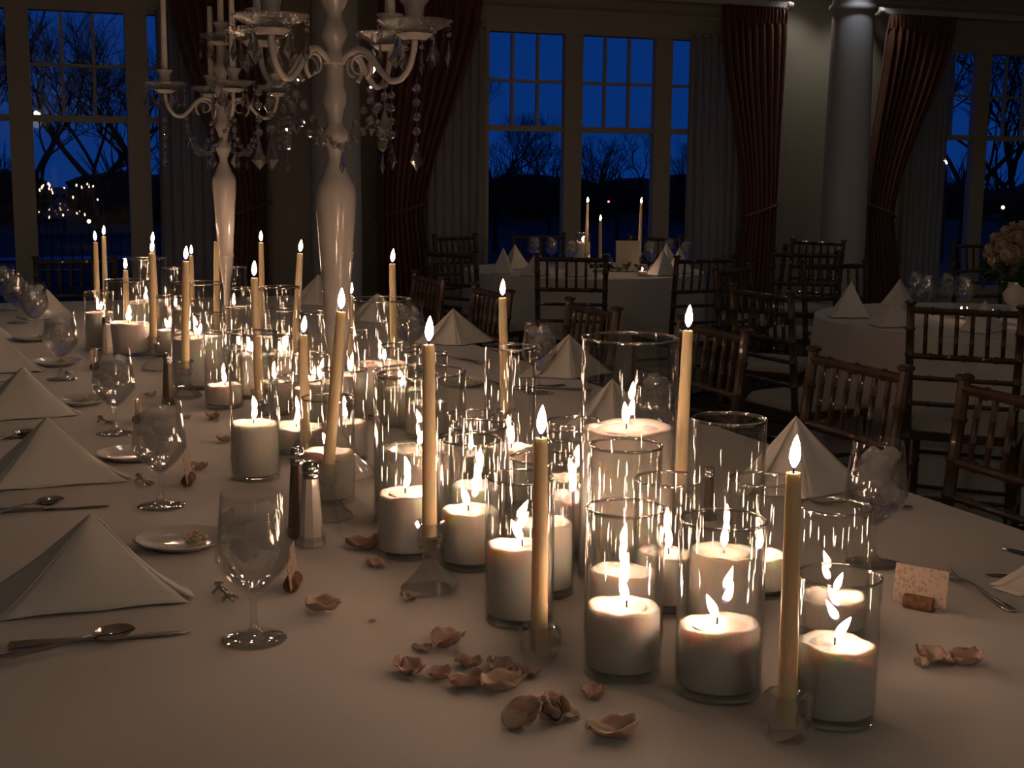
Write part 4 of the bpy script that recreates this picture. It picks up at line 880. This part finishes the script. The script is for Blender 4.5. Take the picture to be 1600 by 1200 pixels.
PETALS = [(505, 955, 1.1, .3, 'beside the cork behind the foremost goblet'), (640, 938, .7, 2.4, 'at the foot of the hexagonal holder'), (700, 1010, 1.15, 1.0, 'curled, alone above the line of fallen petals'), (660, 1017, .6, .2, 'narrow, joined to the curled lone one'), (640, 1052, 1.05, 2.0, 'first in the line of fallen petals'), (687, 1060, .8, .9, 'dark-edged, second in the line of fallen petals'),
          (732, 1043, .8, 2.7, 'small and pale in the middle of the line'), (729, 1074, 1.0, .4, 'folded in the middle of the line'), (783, 1048, 1.0, 1.9, 'behind the big rounded one in the line'), (786, 1080, 1.25, .6, 'big and rounded at the end of the line'), (825, 1058, .8, 2.2, 'under the edge of the ball holder'), (930, 1090, .85, 1.2, 'lone, before the vase at the big tall one'),
          (958, 1150, 1.35, .5, 'large and flat at the table end'), (1458, 1034, 1.1, 2.0, 'crumpled, before the patterned place card'), (1508, 1038, 1.1, .7, 'crumpled second one before the patterned place card'), (1440, 1042, .6, 1.5, 'tiny, beside the crumpled pair'), (568, 858, 1.3, .2, 'flat, at the foot of the tall slim vase'), (590, 886, .9, 2.3, 'small, at the foot of the tall slim vase'),
          (312, 735, 1.0, 1.4, 'arched, beside the cork behind the second goblet'), (352, 690, .9, .3, 'beside the tall vase at the cluster edge'), (333, 655, 1.0, 2.2, 'below the short vase past the tall one'), (290, 655, .7, 1.0, 'near the pepper shaker'), (235, 620, .8, .5, 'behind the pepper shaker'), (183, 598, .8, 1.8, 'near the third goblet rim'), (582, 972, .22, .3, 'tiny dark fragment on the bare cloth')]
for i, (px, py, sc, rz, lab) in enumerate(PETALS):
    q = P(px, py); o = place('rose_petal', PM[i % 9], None, (q.x, q.y, TZ+.0005), (0, 0, rz)); o.scale = (sc, sc, sc); solid(o, .0006, 1); tag(o, 'pale rose petal, '+lab, 'petal', 'fallen rose petals on the long table')
q = P(850, 1128); o = empty('crumpled_rose', (q.x, q.y, TZ+.0026), .3); tag(o, 'crumpled cream rose head lying among the fallen petals', 'rose')
for i, (dx, dy, dz, rx, ry, rz, sc) in enumerate(((-.022, 0, 0, .3, -.5, .2, 1.1), (.006, .006, .004, .7, .2, 1.2, .9), (.016, -.006, .002, -.6, .3, 2.4, .9), (.010, .010, .010, .5, .5, .4, .7), (.024, .004, .004, -.3, -.7, 3.0, .8), (.002, -.008, .006, .9, -.2, 1.9, .7), (.016, .002, .014, .4, .4, 2.9, .55))):
    c = place('petal', PM[(i*3) % 9], o, (dx, dy, dz+.003), (rx, ry, rz)); c.scale = (sc, sc, sc); solid(c, .0006, 1)

# ------------------------------------------------------------------ the round tables' settings
GB2 = 'goblets on the round tables'; NG2 = 'peaked napkins on the round tables'
for (px, d, lab) in ((835, 9.15, 'goblet at the window side of the middle window table by a chair'), (862, 9.2, 'second goblet at the window side of the middle window table'), (893, 8.75, 'goblet beside the pillar candle on the middle window table'), (1016, 8.8, 'goblet beside the sign card on the middle window table'), (1070, 8.8, 'goblet at the column side of the middle window table'), (1045, 9.1, 'goblet behind the column-side goblet at middle window table')):
    q = AT(px, 400, d); goblet(q.x, q.y, lab, GB2, sc=.92)
for (px, d, lab) in ((1430, 6.35, 'goblet on the rose table nearest the swept drape'), (1447, 6.15, 'goblet beside the napkin peak on the rose table'), (1480, 6.25, 'dark goblet in the middle of the rose table'), (1508, 6.1, 'goblet by the votives on the rose table')):
    q = AT(px, 450, d); goblet(q.x, q.y, lab, GB2, sc=.9)
for (px, d, k, rz, lab) in ((766, 8.25, 0, 1.0, 'napkin peak by the chair at middle window table end'), (806, 8.70, 1, .2, 'broad napkin peak at middle window table, behind two others'), (826, 8.05, 2, .4, 'napkin peak in front at the middle window table'), (905, 8.15, 1, .1, 'napkin peak behind a chair back at the middle window table'), (1040, 8.25, 0, .2, 'napkin peak beside the votives on middle window table'), (1126, 8.42, 1, 1.5, 'napkin peak beyond the chair on the column side'), (1150, 9.2, 2, 1.9, 'second napkin peak beyond the chair on the column side'),
                          (1322, 5.95, 0, -.4, 'tall napkin peak on the rose table'), (1375, 5.55, 1, -.2, 'low napkin peak in front on the rose table'), (1405, 6.55, 2, .5, 'napkin peak behind goblets on the rose table'), (1545, 5.45, 0, .3, 'napkin peak behind the chair back on the rose table')):
    c = R2 if d > 7.5 else R3; q = AT(px, 430, d)
    v = Vector((q.x-c.x, q.y-c.y, 0)); v = v*min(1, .63/max(v.length, .01)); napkin(c.x+v.x, c.y+v.y, rz, lab, k, (.66, .8, 1.25 if 'tall' in lab or d > 7.5 else 1.0), NG2)
for (tp, fx, d, hk, l1, l2) in (((918, 318), 916, 8.75, 'hex', 'ivory taper before the window mullion on the middle window table', 'holder of the taper before the window mullion'), ((938, 346), 938, 8.6, 'ball', 'shorter ivory taper between the pillar candle and sign card', 'low holder between the pillar candle and sign card'), ((1002, 319), 999, 8.7, 'hex', 'tall ivory taper beside the sign card', 'holder beside the sign card')):
    q = AT(fx, 400, d); ho, seat = HOLD[hk](q.x, q.y, l2); taper((q.x, q.y), AT(tp[0], tp[1], q.y), seat, l1, group='ivory tapers on the middle window table')
q = AT(911, 390, 8.95); vase(q.x, q.y, .10, .22, 'clear glass cylinder on the middle window table', 'glass on the round tables'); wax(q.x, q.y, .10, .16, 'lit pillar of white wax glowing on the middle window table', None, 'candles on the round tables')
def votive(px, py, d, label, zt=TZ):
    q = AT(px, py, d); o = empty('votive_candle', (q.x, q.y, zt)); tag(o, label, 'candle', 'votive candles in small glasses')
    MB().lathe([(0, 0), (.026, 0), (.030, .004), (.034, .065), (.0328, .065), (.029, .006), (0, .005)], 20).build('glass_cup', M['glass'], o, 40)
    MB().lathe([(0, .0055), (.0275, .0055), (.029, .028), (0, .028)], 18).build('wax', M['wax'], o, 40); flame(o, .029, (0, 0), .55)
votive(950, 400, 8.95, 'votive glowing behind the sign card'); votive(1024, 405, 8.55, 'votive in front on the middle window table'); votive(1004, 410, 8.2, 'second votive in front on the middle window table')
votive(1503, 470, 5.95, 'votive glowing in the middle of the rose table'); votive(1524, 478, 5.8, 'second votive in the middle of the rose table'); votive(1563, 478, 5.75, 'votive at the foot of the rose arrangement')
q = AT(981, 400, 8.62); o = MB().box((0, 0, .095), (.15, .004, .19)).build('table_sign', M['plain_card'], None, 0, loc=(q.x, q.y, TZ), rot=(-.08, 0, .05)); tag(o, 'blank cream sign card standing on the middle window table', 'sign')
# leafy garland and roses
def leaf_mesh():
    return MB().grid(lambda u_, v_: ((2*u_-1)*.012*math.sin(pi*min(.99, v_*.95+.03))**.8, v_*.05, .006*(2*u_-1)**2+.008*math.sin(v_*2.5)), 2, 5).mesh('leaf', M['leaf'], 60)
LEAF = leaf_mesh()
q = AT(965, 415, 8.45); o = empty('leaf_garland', (q.x, q.y, TZ)); tag(o, 'dark green leafy sprig lying before the sign card', 'greenery')
rn = random.Random(5)
MB().tube([(-.25, 0, .006), (-.1, .01, .01), (.1, -.01, .008), (.25, .01, .006)], .003, 6).build('twig', M['leaf'], o)
for i in range(34): place('leaf', LEAF, o, (rn.uniform(-.26, .26), rn.uniform(-.02, .02), rn.uniform(.004, .03)), (rn.uniform(0, .8), rn.uniform(-.3, .3), rn.uniform(0, 6.28)))
q = AT(1592, 425, 6.15); o = empty('rose_arrangement', (q.x, q.y, TZ)); tag(o, 'round bouquet of cream roses and dark leaves in a pale urn', 'flowers')
MB().lathe([(0, 0), (.05, 0), (.052, .008), (.03, .02), (.028, .03), (.055, .06), (.068, .10), (.072, .15), (.068, .15), (.05, .06), (0, .05)], 28).build('urn', M['ceramic'], o, 50)
def rose_mesh():
    b = MB(); rn2 = random.Random(9)
    for lay in range(4):
        n = 5; r = .012+.009*lay
        for i in range(n):
            a = 2*pi*i/n+lay*.55
            b.grid(lambda u_, v_: (lambda w, rr: (rr*math.cos(a+w), rr*math.sin(a+w), (v_*(.040-.006*lay))*(1-.15*(2*u_-1)**2)-.004*lay+.004))((u_-.5)*1.7, r*(.55+.5*v_**1.6)), 4, 4)
    b.lathe([(0, .0), (.02, .004), (.012, .03), (0, .034)], 8); return b.mesh('rose', M['rose'], 70)
ROSE = rose_mesh()
for i in range(26):
    a = i*2.39996; zz = 1-1.15*i/26; rr = math.sqrt(max(0, 1-zz*zz)); d = Vector((rr*math.cos(a), rr*math.sin(a), zz))
    c = place('rose', ROSE, o, d*.112+Vector((0, 0, .26))); c.rotation_mode = 'QUATERNION'; c.rotation_quaternion = Vector((0, 0, 1)).rotation_difference(d); c.scale = (1.15,)*3
for i in range(60):
    a = rn.uniform(0, 6.28); c = place('leaf', LEAF, o, (.10*math.cos(a), .10*math.sin(a), rn.uniform(.15, .25)), (rn.uniform(-1.2, .6), rn.uniform(-.5, .5), a-pi/2)); c.scale = (1.6, 1.6, 1.6)
MB().lathe([(0, .14), (.06, .15), (.11, .22), (.115, .29), (.08, .36), (0, .385)], 16).build('foliage_core', M['leaf'], o, 60)
